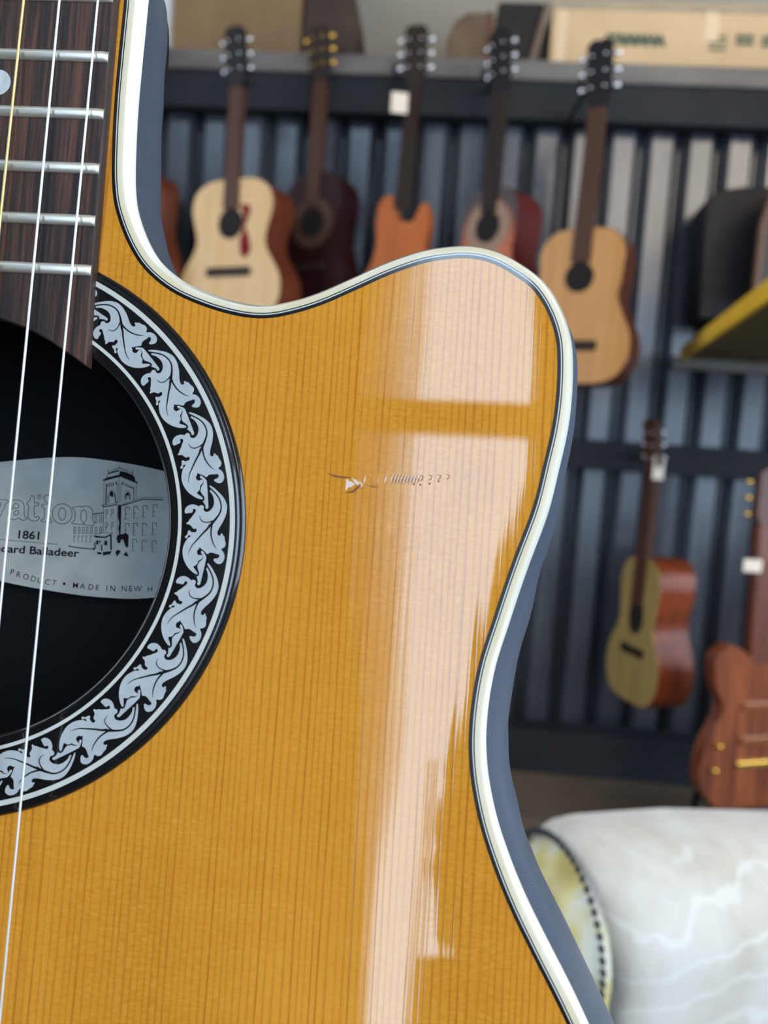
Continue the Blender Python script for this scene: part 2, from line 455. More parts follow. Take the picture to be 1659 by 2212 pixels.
outline = IN+low+left+top_close          # clockwise seen from the front
outline = list(reversed(outline))        # ccw
OUT = [(v.x, v.y) for v in catmull([(x, y, 0) for x, y in outline], 5, True)]
NO = len(OUT)
def normals(P):
    n = len(P); r = []
    for i in range(n):
        a, b = P[i-1], P[(i+1) % n]
        d = Vector((b[0]-a[0], b[1]-a[1])).normalized(); r.append((d.y, -d.x))
    for _ in range(3):
        r = [tuple(Vector(((r[i-1][0]+2*r[i][0]+r[(i+1) % n][0]), (r[i-1][1]+2*r[i][1]+r[(i+1) % n][1]))).normalized()) for i in range(n)]
    return r
NRM = normals(OUT)
def offs(d):
    if not isinstance(d, (list, tuple)): d = [d]*NO
    return [(p[0]+n[0]*k, p[1]+n[1]*k) for p, n, k in zip(OUT, NRM, d)]
def circ(r, n=160, a0=0): return [(r*cos(2*pi*i/n+a0), r*sin(2*pi*i/n+a0)) for i in range(n)]

mb = MB(); mb.prism(OUT, -2.6, 0, holes=[circ(52, 120)])
gpart(mb, 'soundboard', m_top)
# binding: strips running round the top
bind = empty  # placeholder name kept local
def strip(profile, name, m, parent=None, smooth=40):
    rings = []
    for d, z in profile:
        rings.append([Vector((x, y, z)) for x, y in offs(d)])
    mb = MB(); mb.loft(rings)
    mb.f = [tuple(reversed(f)) for f in mb.f]
    return gpart(mb, name, m, parent, smooth=smooth)
bd = strip([(1.15, -.5), (1.15, .02), (2.45, .02), (2.75, -.08), (4.0, -2.5), (4.15, -3.1), (4.15, -4.6)], 'binding', m_bindw, smooth=25)
strip([(-.02, -.5), (-.02, .05), (.78, .05), (.78, -.5)], 'black_line', m_black, bd)
strip([(.78, -.5), (.78, .045), (1.06, .045), (1.06, -.5)], 'white_line', m_white, bd)
strip([(1.06, -.5), (1.06, .05), (1.32, .05), (1.32, -.5)], 'black_line', m_black, bd)
strip([(1.32, -.4), (1.32, .06), (2.3, .06), (2.6, -.02), (2.75, -.05), (2.75, -.4)], 'cream_strip', m_cream, bd)

# bowl: how far its widest line stands out from the top's edge, along the outline
du_key = [((27.3,131),.6),((27.4,117),1.2),((28,96),2.2),((30,80),3.6),((36,67),4.0),((45,58),3.4),((62,53),2.8),((80,56),2.6),((104,67),2.8),((121,68),4.5),((131,62),7.),((136,52),9.3),((137,38),8.9),((135,21),8.9),((131,6),10.),((125,-13),11.6),((122,-30),12.2),((121.5,-44),11.7),((125,-60),10.6),((132,-75),9.2),((137,-85),8.7),((146,-100),8.6),((157,-120),9.),((187,-215),9.),((1,-330),9.),((-185,-215),9.),((-120,-38),12.),((-135,50),9.),((-52,146),3.),((0,151),.5)]
def near(p):
    return min(range(NO), key=lambda i: (OUT[i][0]-p[0])**2+(OUT[i][1]-p[1])**2)
keys = sorted((near(p), d) for p, d in du_key)
DU = []
for i in range(NO):
    a = max([k for k in keys if k[0] <= i], default=(keys[-1][0]-NO, keys[-1][1]))
    b = min([k for k in keys if k[0] > i], default=(keys[0][0]+NO, keys[0][1]))
    f = (i-a[0])/max(1, b[0]-a[0]); f = f*f*(3-2*f); DU.append(a[1]+(b[1]-a[1])*f)
rings = [[Vector((x, y, -3.3)) for x, y in offs(4.12)],
         [Vector((x, y, -4.7)) for x, y in offs(4.15)]]
for z, f in ((-10, .45), (-16, .72), (-22, .92), (-28, 1.0)):
    rings.append([Vector((x, y, z)) for x, y in offs([4.15+(d-4.15)*f for d in DU])])
rings.append([Vector((x, y, -33)) for x, y in offs([d-2.5 for d in DU])])
rings.append([Vector((x, y, -39)) for x, y in offs([d-7 for d in DU])])
for z, d in ((-44, 15), (-47.5, 22)):
    rings.append([Vector((x, y, z)) for x, y in offs([min(4, q)-d+4 for q in DU])])
mb = MB(); mb.loft(rings)
mb.f = [tuple(reversed(f)) for f in mb.f]
last = rings[-1]
back = MB(); 
mb2 = MB(); mb2.prism([(v.x, v.y) for v in last], -48.6, -47.5)
o0 = len(mb.v); mb.v += mb2.v; mb.f += [tuple(o0+i for i in f) for f in mb2.f]; mb.m += mb2.m
gpart(mb, 'bowl_back', m_bowl, smooth=50)
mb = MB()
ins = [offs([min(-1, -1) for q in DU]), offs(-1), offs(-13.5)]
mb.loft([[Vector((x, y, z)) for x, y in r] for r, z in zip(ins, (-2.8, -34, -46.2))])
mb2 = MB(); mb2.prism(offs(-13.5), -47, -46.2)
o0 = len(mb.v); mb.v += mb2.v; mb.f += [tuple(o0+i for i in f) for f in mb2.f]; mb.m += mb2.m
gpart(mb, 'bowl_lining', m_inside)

# rosette ring
pr = [(49.75, -2.8), (49.75, -.2), (49.9, .45), (50.3, .85), (50.9, 1.0), (51.4, .92), (51.9, 1.0), (65.6, 1.0), (66.2, .95), (66.6, .86), (67.0, .9), (67.5, .6), (67.8, .05), (67.8, -.2)]
ros = gpart(MB().lathe(pr, 220), 'rosette', m_black, smooth=35)
gpart(MB().lathe([(52.2, .99), (52.2, 1.03), (53.0, 1.03), (53.0, .99)], 220), 'inner_ring_line', m_white, ros)
gpart(MB().lathe([(64.25, .99), (64.25, 1.03), (65.4, 1.03), (65.4, .99)], 220), 'outer_ring_line', m_white, ros)
K8 = .16286
def z8(L): return [gp(350+x*K8, 900+y*K8, 1.0) for x, y in L]
leafpx = [(635,912),(690,945),(760,1010),(820,1080),(858,1160),(862,1230),(845,1310),(805,1400),(765,1465),(735,1530),(738,1565),(755,1580),(778,1570),(782,1550),(800,1552),(808,1575),(826,1590),(832,1640),(845,1680),(838,1715),(815,1740),(790,1750),(788,1768),(815,1800),(828,1850),(822,1900),(795,1940),(755,1957),(715,1940),(685,1905),(692,1885),(730,1882),(755,1865),(762,1840),(745,1825),(720,1822),(690,1810),(655,1803),(630,1805),(612,1818),(595,1820),(578,1802),(548,1772),(515,1748),(498,1728),(490,1755),(470,1770),(462,1800),(475,1830),(500,1838),(525,1835),(545,1845),(540,1868),(522,1890),(490,1905),(475,1925),(470,1950),(440,1975),(415,1990),(440,2030),(470,2075),(462,2092),(430,2080),(380,2040),(330,1980),(290,1900),(272,1810),(280,1730),(310,1660),(345,1610),(378,1590),(372,1572),(345,1580),(335,1610),(312,1612),(305,1590),(330,1570),(340,1545),(350,1510),(372,1512),(385,1530),(420,1535),(450,1530),(462,1500),(450,1485),(420,1488),(400,1470),(380,1440),(355,1430),(330,1425),(325,1410),(350,1395),(365,1365),(395,1335),(410,1310),(440,1270),(450,1240),(430,1222),(410,1230),(408,1260),(390,1275),(340,1280),(315,1285),(300,1260),(310,1220),(340,1185),(390,1165),(440,1170),(475,1185),(490,1190),(510,1175),(540,1178),(555,1200),(550,1225),(555,1245),(580,1262),(610,1262),(650,1235),(680,1190),(692,1140),(685,1080),(665,1030),(640,1000),(632,985),(642,975),(630,940)]
stempx = [(505,785),(525,783),(545,800),(575,825),(592,850),(602,950),(608,1050),(613,1150),(616,1200),(605,1222),(585,1222),(575,1205),(580,1185),(565,1160),(555,1140),(540,1125),(555,1115),(565,1100),(562,1070),(545,1045),(520,1010),(510,985),(518,950),(522,925),(545,900),(554,865),(547,838),(525,822),(505,810)]
veins = [[(612,928,26),(665,975,20),(720,1030,19),(765,1100,19),(785,1180,19),(775,1260,21),(735,1330,25),(690,1385,32),(645,1440,34),(628,1460,14)],
         [(505,1310,3),(505,1340,9),(525,1380,13),(565,1400,14),(610,1400,14),(660,1390,20),(690,1380,20)],
         [(640,1435,34),(600,1490,26),(540,1550,22),(460,1640,18),(400,1710,13),(365,1780,9),(350,1830,3)],
         [(662,1435,26),(652,1500,21),(652,1580,19),(672,1660,16),(700,1720,11),(732,1762,3)]]
LP = z8(leafpx); SP = z8(stempx)
def vein_poly(v):
    c = catmull([(a, b, wd) for a, b, wd in v], 4); L = []; R = []
    for i, p in enumerate(c):
        a, b = c[max(0, i-1)], c[min(len(c)-1, i+1)]
        d = Vector((b.x-a.x, b.y-a.y)).normalized(); h = p.z/2
        L.append((p.x-d.y*h, p.y+d.x*h)); R.append((p.x+d.y*h, p.y-d.x*h))
    return z8(L), z8(R)
def ccw(P):
    a = sum(P[i][0]*P[(i+1) % len(P)][1]-P[(i+1) % len(P)][0]*P[i][1] for i in range(len(P)))
    return P if a > 0 else list(reversed(P))
mb = MB()
LPs = [(v.x, v.y) for v in catmull([(x, y, 0) for x, y in LP], 2, True)]
mb.prism(ccw(LPs), .99, 1.035); mb.prism(ccw(SP), .99, 1.035)
for v in veins:
    L, R = vein_poly(v)
    L3 = [Vector((x, y, 1.05)) for x, y in L]; R3 = [Vector((x, y, 1.05)) for x, y in R]
    k = len(L3); mb.add(L3+R3, [(i, i+1, k+i+1, k+i) for i in range(k-1)], 1)
leaf = mb.build('leaf_inlay', [m_leaf, m_black], ros, xf=Matrix.Scale(.001, 4))
leaf.location = (0, -BASE, 0)
for i in range(1, 21):
    c = leaf.copy(); COL.objects.link(c); c.parent = ros; c.rotation_euler.z = 2*pi*i/21

# --- fretboard, frets, dot, strings, bridge, neck
m_rose = mat('rosewood', (60, 44, 40), .45, spec=.35)
t = NT(m_rose)
v = t.mapped((420, 14, 420)); f1 = t.noise(v, 1, 5, .65); f2 = t.noise(t.mapped((1500, 60, 900)), 1, 3)
c = t.ramp(f1, [(.32, lin((36, 33, 38))), (.46, lin((50, 42, 42))), (.56, lin((84, 60, 52))), (.7, lin((112, 74, 58)))])
c = t.mix(t.ramp(f2, [(.35, g(.55)), (.55, g(0))]), c, lin((34, 28, 30)))
t.l(c, t.b.inputs['Base Color']); t.bump(f2, .00012)
m_nickel = noisy('fret_nickel', (222, 220, 212), (206, 204, 194), (60, 500, 300), .38, .7)
m_string = mat('steel_string', (246, 248, 250), .4, .55)
m_bronze = mat('bronze_wound_string', (236, 214, 150), .35, .8)
m_pearl = noisy('pearl_dot', (206, 214, 220), (184, 196, 206), (500, 200, 500), .3, coat=.5)
SC = 641.
def fy(n): return SC*2**(-n/12)-140.97
YN = fy(0)
def bw(y):      # right edge of the board
    return 26.45+(y-127.9)*(-.0145) if y > 64 else 27.35+(64-y)*.030
def bwl(y): return 2*MIRX+.3-bw(y)
endarc = [(28.1,38.1),(24.6,40.4),(17.8,44.3),(12,46.9),(6.4,48.6),(1.2,49.3),(-4,48.7),(-10,46.9),(-15.6,44.3),(-22.4,40.4),(-25.6,38.1)]
board = [(bw(y), y) for y in (YN, 300, 128, 64)]+endarc+[(bwl(y), y) for y in (64, 128, 300, YN)]
board = ccw(board)
mb = MB(); mb.prism(board, .1, 3.5)
fb = gpart(mb, 'fretboard', m_rose, bevel=.00045, seg=3)
proto = None
for nfr in range(1, 21):
    y = fy(nfr); x1 = bw(y)-.25; x0 = bwl(y)+.25
    mb = MB(); rings = []
    for x, s in ((x0, .30), (x0+1.1, 1.), (x1-1.1, 1.), (x1, .30)):
        rings.append([Vector((x, y+1.32*cos(pi*k/10), 3.45+(1.15*s)*sin(pi*k/10))) for k in range(11)])
    mb.loft(rings, closed=False); mb.add(rings[0], [tuple(range(11))]); mb.add(rings[-1], [tuple(reversed(range(11)))])
    o = gpart(mb, 'fret', m_nickel, fb, smooth=40, recalc=True)
for nd in (3, 5, 7, 9, 15, 17, 19):
    yy = (fy(nd)+fy(nd-1))/2
    if nd == 19: continue
    gpart(MB().lathe([(.001, 3.56), (3.2, 3.56), (3.3, 3.4)], 40, c=((-.2 if nd == 17 else MIRX), yy, 0)), 'dot_inlay', m_pearl, fb)
BR = -140.97
def string(xa, xb, r, m, name='string'):
    # xa: x at y=125, xb: x at y=-104
    k = (xb-xa)/(-229.)
    X = lambda y: xa+(y-125)*k
    pts = [(X(y), y, z) for y, z in ((YN+2, 4.6), (125, 6.5), (-104, 9.0), (BR, 9.4), (BR-8, 4.2))]
    gpart(MB().tube(pts, r, 10), name, m)
string(24.02, 25.48, .25, m_string); string(14.70, 16.9, .27, m_string)
string(6.0, 6.9, .30, m_bronze)
string(-3.4, -4.3, .36, m_bronze); string(-12.6, -14.4, .45, m_bronze); string(-21.4, -23.2, .55, m_bronze)
mb = MB(); mb.prism(ccw([(-72, -136), (-76, -146), (-60, -166), (-20, -170), (24, -170), (62, -166), (78, -146), (74, -136), (40, -133), (-38, -133)]), .05, 7.5)
br = gpart(mb, 'bridge', m_rose, bevel=.001)
gpart(MB().box((1.2, BR, 7.6), (74, 2.6, 3.4)), 'saddle', m_white, br)
m_neck = noisy('mahogany_neck', (110, 62, 36), (86, 46, 26), (60, 6, 60), .4, coat=.6)
rings = []
for y, h in ((130, 24), (160, 20), (200, 17), (YN, 15)):
    hw = (bw(y)-bwl(y))/2; xc = (bw(y)+bwl(y))/2
    rings.append([Vector((xc+hw*cos(pi*k/12), y, -h*sin(pi*k/12))) for k in range(13)])
mb = MB(); mb.loft(rings, closed=False)
mb.add([rings[0][0], rings[0][-1], rings[-1][-1], rings[-1][0]], [(0, 1, 2, 3)]); mb.add(rings[-1], [tuple(range(13))]); mb.add(rings[0], [tuple(range(13))])
gpart(mb, 'neck', m_neck, smooth=50, recalc=True)
mb = MB(); mb.prism(ccw([(-22, YN), (24, YN), (33, YN+30), (30, YN+170), (12, YN+185), (-10, YN+185), (-28, YN+170), (-31, YN+30)]), -13, 1)
hs = gpart(mb, 'headstock', m_black, bevel=.001)
for sx in (-1, 1):
    for i in range(3):
        gpart(MB().ball((1.2+sx*44, YN+50+i*42, -6), 9, 8, (1, .6, .7)).tube([(1.2+sx*28, YN+50+i*42, -6), (1.2+sx*40, YN+50+i*42, -6)], 2.5), 'tuning_peg', m_nickel, hs, smooth=True)
gpart(MB().box((1.2, YN+1.5, 2.6), (45, 4, 5.2)), 'nut', m_white)

# --- paper label inside
LZ = -44.
m_paper = noisy('label_paper', (186, 188, 186), (168, 171, 170), (90, 90, 90), .8, spec=.2, detail=5)
m_ink = mat('label_ink', (16, 18, 24), .7, spec=.2)
def gl(px, py): return gp(px, py, LZ+.35)
lab_pts = []
top_ = [gl(0, 998), gl(137, 987.5), gl(229, 994), gl(343.6, 1015)]
bot_ = [gl(7, 1256.6), gl(137, 1280.6), gl(229, 1291), gl(320.7, 1292)]
lcx = 5.0
lx = [(-64, 2.2), (-60, 6), (-50, 11.5), (-36, 16.4), (top_[0][0], top_[0][1]), (top_[1][0], top_[1][1]), (top_[2][0], top_[2][1]), (top_[3][0], top_[3][1]), (48, 16), (60, 11), (69, 6), (73, 2.2),
      (69, -2.5), (60, -8), (48, -13), (bot_[3][0], bot_[3][1]), (bot_[2][0], bot_[2][1]), (bot_[1][0], bot_[1][1]), (bot_[0][0], bot_[0][1]), (-30, -11.5), (-46, -7.5), (-60, -2)]
LBL = [(v.x, v.y) for v in catmull([(x, y, 0) for x, y in lx], 5, True)]
mb = MB(); mb.prism(ccw(LBL), LZ, LZ+.3)
lab = gpart(mb, 'paper_label', m_paper, label='') if False else gpart(mb, 'paper_label', m_paper)
gpart(MB().prism(ccw([(x*1.0, y*1.0) for x, y in LBL]), -46.2, LZ, cap0=False), 'label_mount', m_inside)

def txt(s, px, py, hmm, ang=None, bold=0., spacing=1., align='LEFT', sx=1.):
    """returns mesh data of built-in-font text at a place on the label, cap height hmm (mm)"""
    cu = bpy.data.curves.new('t', 'FONT'); cu.body = s; cu.size = hmm/.70; cu.offset = bold
    cu.space_character = spacing; cu.align_x = align; cu.resolution_u = 4
    ob = bpy.data.objects.new('t', cu); COL.objects.link(ob)
    dg = bpy.context.evaluated_depsgraph_get(); me = bpy.data.meshes.new_from_object(ob.evaluated_get(dg))
    vs = [Vector((v.co.x*sx, v.co.y, 0)) for v in me.vertices]; fs = [tuple(p.vertices) for p in me.polygons]
    bpy.data.objects.remove(ob); bpy.data.curves.remove(cu); bpy.data.meshes.remove(me)
    x, y = gl(px, py); a = ang or 0.
    return [Vector((x+v.x*cos(a)-v.y*sin(a), y+v.x*sin(a)+v.y*cos(a), LZ+.36)) for v in vs], fs
def stroke(mb, L, wd, closed=False, z=.36, taper=None):
    P = [Vector((*gl(*p), 0)) for p in L]
    if closed: P.append(P[0])
    n = len(P)
    for i in range(n-1):
        a, b = P[i], P[i+1]; d = (b-a)
        if d.length < 1e-6: continue
        d.normalize(); q = Vector((-d.y, d.x, 0))*wd/2; e = d*wd*.35
        mb.add([Vector((v.x, v.y, LZ+z)) for v in (a-e+q, a-e-q, b+e-q, b+e+q)], [(0, 1, 2, 3)])
def fill(mb, L, z=.36):
    P = ccw([gl(*p) for p in L]); mb.prism(P, LZ+z-.02, LZ+z)
Z5 = lambda L: [(x*.14467, 1040+y*.14467) for x, y in L]
Z6 = lambda L: [(140+x*.13261, 1000+y*.13261) for x, y in L]
SLOPE = 0.0
mb = MB()
mb.add(*txt('1861', 235*.14467, 1040+845*.14467, 2.3, 0, .075, 1.0, 'LEFT', 1.17))
mb.add(*txt('Standard Balladeer', 1172*.14467, 1040+1128*.14467, 2.2, 0, .07, 1.0, 'RIGHT', 1.27))
mb.add(*txt('No.', -1.5, 1157, 2.3, 0, .075, 1.0, 'RIGHT', 1.17))
stroke(mb, Z5([(-40, 862), (865, 940)]), .14)
gpart(mb, 'model_lettering', m_ink, lab)
mb = MB()
for ch, a, b in (('P',20.6,1240.5),('R',33.5,1245.5),('O',48.,1250),('D',64.5,1254.5),('U',79,1258.3),('C',95.5,1261.5),('T',111,1264),('•',135.5,1262.5),
                 ('M',156,1270),('A',172,1271.8),('D',189.5,1273.5),('E',205.5,1275),('I',228,1276.2),('N',236.5,1276.8),('N',261.5,1277.3),('E',277.5,1277.5),('W',288.5,1277.5),('H',317.5,1278)):
    sl = {True: -.16, False: 0.}[a < 130]
    ang = -.17 if a < 100 else (-.10 if a < 150 else (.0 if a < 250 else .05))
    if ch == '•':
        c = gl(a+3, b-1.5); mb.prism([(c[0]+.42*cos(k*pi/6), c[1]+.42*sin(k*pi/6)) for k in range(12)], LZ+.33, LZ+.36)
    else: mb.add(*txt(ch, a, b, 1.62, ang, .004))
gpart(mb, 'maker_line_lettering', m_ink, lab)
mb = MB(); LW = .17
def ell(cx, cy, rx, ry, n=28): return [(cx+rx*cos(2*pi*k/n), cy+ry*sin(2*pi*k/n)) for k in range(n)]
def smooth_px(L, closed=True): return [(v.x, v.y) for v in catmull([(x, y, 0) for x, y in L], 3, closed)]
stroke(mb, Z5(smooth_px([(-30,272),(60,272),(108,283),(124,300),(114,318),(90,330),(60,400),(20,485),(-20,560)], False)), LW)
stroke(mb, Z5(smooth_px([(-20,305),(12,325),(10,360),(-20,420)], False)), LW)
stroke(mb, Z5(smooth_px([(165,305),(200,280),(250,275),(300,285),(340,315),(360,360),(362,430),(362,500),(375,530),(405,550),(395,570),(360,580),(320,575),(290,550),(270,548),(240,565),(200,572),(160,560),(130,530),(122,480),(145,430),(190,408),(230,398),(270,392),(279,372),(274,345),(250,325),(220,330),(205,360),(195,383),(168,385),(160,340)])), LW)
stroke(mb, Z5(smooth_px([(205,478),(225,442),(260,435),(278,450),(275,480),(250,500),(220,500)])), LW)
stroke(mb, Z5(smooth_px([(400,320),(440,290),(460,230),(475,215),(500,218),(512,240),(512,295),(530,318),(570,322),(578,340),(570,362),(530,362),(512,372),(512,480),(520,530),(545,535),(565,520),(585,535),(580,560),(550,585),(500,592),(450,575),(420,535),(418,480),(422,420),(425,360),(402,342)])), LW)
stroke(mb, Z5(ell(585, 230, 34, 36)), .1, True)
stroke(mb, Z5([(575,250),(575,212),(592,212),(598,222),(590,232),(575,232)]), .09); stroke(mb, Z5([(588,232),(600,250)]), .09)
stroke(mb, Z5(ell(705, 255, 48, 53)), LW, True)
stroke(mb, Z5(smooth_px([(628,350),(690,335),(738,338),(745,360),(745,550),(770,578),(782,600),(760,612),(680,605),(620,592),(615,575),(650,555),(662,530),(662,420),(648,385),(626,368)])), LW)
stroke(mb, Z5(ell(930, 485, 147, 150, 40)), LW, True); stroke(mb, Z5(ell(928, 488, 53, 92)), LW, True)
stroke(mb, Z5(smooth_px([(1082,388),(1165,373),(1195,366),(1212,385),(1250,370),(1300,370),(1352,392),(1382,440),(1385,510),(1386,585),(1410,612),(1403,648),(1380,662),(1320,655),(1258,645),(1255,622),(1280,590),(1290,540),(1290,480),(1277,440),(1245,425),(1220,445),(1208,490),(1208,565),(1225,598),(1243,622),(1232,643),(1180,640),(1082,630),(1075,610),(1100,592),(1118,560),(1120,450),(1108,420),(1080,402)])), LW)
gpart(mb, 'logo_lettering', m_ink, lab)
mb = MB()
fill(mb, Z6([(615,275),(690,238),(885,190),(900,225),(650,290),(615,288)]))
fill(mb, Z6([(900,130),(1000,150),(1090,190),(1140,240),(1150,290),(1192,325),(1190,340),(1100,305),(900,222),(885,190)]))
fill(mb, Z6([(710,160),(885,112),(885,135),(715,182)]))
for L, wd in (([(700,175),(890,85),(1110,172)],.12), ([(720,138),(890,75),(1040,140)],.1), ([(893,40),(893,90)],.12), ([(705,105),(707,180),(672,260)],.16), ([(1108,115),(1104,200),(1140,245)],.2),
    ([(638,300),(632,700)],.12), ([(680,350),(668,670)],.3), ([(855,345),(860,650)],.1), ([(885,230),(885,650)],.13), ([(915,350),(912,640)],.1), ([(1122,405),(1125,600)],.22), ([(1165,330),(1160,590)],.12),
    ([(605,690),(840,660),(890,690),(1250,562),(1600,562)],.13), ([(605,690),(630,715),(850,682)],.25), ([(905,705),(1265,592),(1600,600)],.3),
    ([(630,720),(625,1130)],.13), ([(860,700),(855,1190)],.1), ([(918,720),(905,1160)],.13),
    ([(465,832),(620,815)],.25), ([(690,660),(700,520),(715,640)],.12), ([(810,500),(830,640),(860,645)],.3),
    ([(60,1355),(200,1380),(430,1402)],.28), ([(90,1290),(75,1350)],.08)): stroke(mb, Z6(L), wd)
fill(mb, Z6([(868,690),(915,690),(908,900),(905,1170),(885,1170),(872,1060),(888,980),(866,880)]))
for a, b in (((695,345),(682,390)),((728,335),(720,385)),((758,330),(757,380)),((790,322),(785,370)),((830,305),(840,350)),((840,320),(855,355)),((920,352),(942,318)),((945,315),(965,358)),((990,345),(1005,380)),((1022,360),(1037,390)),((1050,375),(1065,403)),((1080,388),(1090,412)),((1103,390),(1120,432))):
    stroke(mb, Z6([a, b]), .24)
fill(mb, Z6([(730,545),(728,490),(750,455),(785,458),(792,500),(786,560),(768,552),(748,545)]))
stroke(mb, Z6([(718,650),(715,480),(745,430),(795,430),(820,480),(822,640)]), .09)
fill(mb, Z6([(990,600),(988,510),(1015,475),(1045,478),(1062,520),(1062,600),(1050,590),(1045,530),(1018,530),(1008,560),(1003,605)]))
stroke(mb, Z6([(968,620),(970,500),(1000,455),(1045,455),(1075,500),(1072,600)]), .09)
for x, y in ((985,720),(1120,710),(1270,695),(1435,682),(980,990),(1115,985),(1260,985),(1425,978),(1100,1250),(1255,1260),(1420,1270)):
    h = 195 if y < 1200 else 180
    stroke(mb, Z6([(x+70,y+50),(x+65,y),(x+5,y),(x+3,y+h)]), .15); stroke(mb, Z6([(x+5,y+110),(x+38,y+108)]), .1); stroke(mb, Z6([(x-20,y+h),(x+55,y+h+2)]), .07)
for x, y in ((668,765),(758,755),(668,975),(758,965)):
    stroke(mb, Z6([(x,y+135),(x+2,y),(x+32,y),(x+28,y+60),(x+8,y+75)]), .13)
for x, y in ((495,860),(572,850)): stroke(mb, Z6([(x,y),(x,y+120),(x+28,y+118),(x+28,y),(x,y)]), .13)
for x in (145,218,285,348,415,490,568):
    stroke(mb, Z6([(x+32,1045),(x+4,1045),(x,1150),(x+30,1148),(x+32,1045)]), .15); stroke(mb, Z6([(x,1095),(x+28,1095)]), .1)
for x in (150,215,280,345,415): stroke(mb, Z6([(x+32,1192),(x,1190),(x,1295)]), .14)
stroke(mb, Z6([(460,1185),(620,1132),(785,1140),(660,1202),(460,1185)]), .1)
fill(mb, Z6([(470,1188),(660,1205),(785,1145),(745,1185),(665,1222),(500,1218)]))
fill(mb, Z6([(738,1185),(762,1175),(768,1430),(742,1410)]))
for L in ([(510,1260),(548,1260),(545,1330),(512,1330)],[(592,1330),(612,1330),(612,1430),(590,1430)],[(645,1265),(692,1268),(690,1345),(640,1340)],[(555,1270),(590,1262),(570,1320)],
          [(840,1210),(880,1165),(960,1155),(975,1130),(1010,1150),(1040,1180),(1032,1370),(1000,1378),(978,1330),(950,1250),(920,1245),(900,1310),(855,1300)],
          [(430,1402),(482,1375),(485,1425)],[(515,1450),(600,1455),(600,1490),(540,1487)],[(620,1450),(762,1435),(742,1485),(660,1500),(620,1512)],[(820,1450),(872,1410),(912,1440),(850,1528)],[(950,1500),(1002,1440),(1040,1532),(990,1515)],[(480,1300),(500,1290),(505,1400),(485,1400)]):
    fill(mb, Z6(L))
gpart(mb, 'building_drawing', m_ink, lab)

# --- chipped scratch in the varnish
m_chip = mat('chipped_varnish', (236, 214, 200), .45, spec=.5, coat=.4)
m_bruise = mat('bruised_varnish', (134, 76, 46), .5, spec=.3)
KS = 440/1659
zs = lambda x, y: (680+x*KS, 960+y*KS)
def sliver(mb, pts, wd, z, mi, lift=0.):
    wd *= 1.35
    P = [gp(*zs(*p)) for p in pts]; n = len(P); L = []; R = []
    for i in range(n):
        a, b = P[max(0, i-1)], P[min(n-1, i+1)]; d = Vector((b[0]-a[0], b[1]-a[1])).normalized()
        h = wd/2*(1 if 0 < i < n-1 else .25)
        L.append(Vector((P[i][0]-d.y*h, P[i][1]+d.x*h, z+lift))); R.append(Vector((P[i][0]+d.y*h, P[i][1]-d.x*h, z)))
    mb.add(L+R, [(i, i+1, n+i+1, n+i) for i in range(n-1)], mi)
mb = MB()
sliver(mb, [(105,235),(160,258),(230,268),(300,272)], .35, .03, 1)
sliver(mb, [(245,395),(310,385),(350,350),(380,330)], .45, .03, 1)
sliver(mb, [(420,330),(470,345),(520,348)], .25, .03, 1)
for L, wd in (([(262,282),(275,320),(255,372)],.95), ([(285,300),(310,325),(285,350)],.8), ([(305,275),(335,310),(350,325)],.5), ([(330,285),(360,320),(340,330)],.45), ([(365,300),(385,330),(375,350)],.35), ([(415,250),(405,290),(400,320)],.3), ([(460,238),(450,262)],.25),
              ([(520,262),(512,300),(515,322)],.18), ([(585,245),(575,290),(565,318)],.28), ([(440,320),(450,338)],.3)):
    sliver(mb, L, wd, .04, 0, .06)
for k in range(9):
    x = 615+k*26
    sliver(mb, [(x+28,235+k*2),(x+12,275),(x,312+k)], .22, .04, 0, .05)
    sliver(mb, [(x+40,245+k*2),(x+24,285),(x+12,322)], .16, .035, 1)
for k in range(7):
    x = 860+k*72
    sliver(mb, [(x-10,250-k*3),(x+22,262-k*3),(x+16,285-k*4),(x-8,300-k*5)], .16, .035, 1 if k < 4 else 0, .03)
for x, y in ((805,322),(858,325),(935,318),(1008,298)): sliver(mb, [(x-8,y),(x,y+3),(x+9,y)], .4, .04, 1)
gpart(mb, 'varnish_scratch', [m_chip, m_bruise])

# table that carries the guitar, below the picture
low_pt = GW @ Vector((0, BASE, -.02))
zt = low_pt.z-.016
m_tab = noisy('table_wood', (120, 84, 54), (96, 66, 42), (6, 40, 6), .5)
tb_ = empty('work_table', loc=(low_pt.x, low_pt.y-.05, 0))
tag(tb_, 'wooden work table under the amber guitar', 'table')
MB().box((0, 0, zt-.02), (.8, .34, .04)).build('tabletop', m_tab, tb_, bevel=.004)
for a in (-.36, .36):
    for b in (-.13, .13): MB().box((a, b, (zt-.04)/2), (.045, .045, zt-.04)).build('leg', m_tab, tb_)

# ============================================================ BACKGROUND GUITARS
m_chrome = mat('chrome', (235, 235, 240), .12, 1.)
m_gold = mat('gold_tuners', (236, 190, 90), .15, 1.)
m_ebony = mat('dark_neck', (44, 32, 28), .6, spec=.25)
m_brownneck = mat('brown_neck', (74, 46, 34), .55, spec=.3)
m_hole = mat('painted_hole_dark', (22, 18, 18), .9)
def wood(name, a, b, rough=.5, coat=.12): return noisy(name, a, b, (60, 60, 4), rough, coat=coat)
def body_outline(L, wl, ww, wu, n=5):
    P = [(0, 0), (.55*wl, .012), (.82*wl, .06), (.97*wl, .15), (1.*wl, .24), (.96*wl, .34), (ww*1.08, .5), (ww, .58), (ww*1.05, .66), (wu*.98, .76), (wu, .83), (wu*.9, .92), (wu*.6, .985), (.16*wu, 1.0)]
    R = [(a/2, b*L) for a, b in P]
    L_ = [(-a, b) for a, b in reversed(R[1:])]
    return [(v.x, v.y) for v in catmull([(x, y, 0) for x, y in R+L_], n, True)]
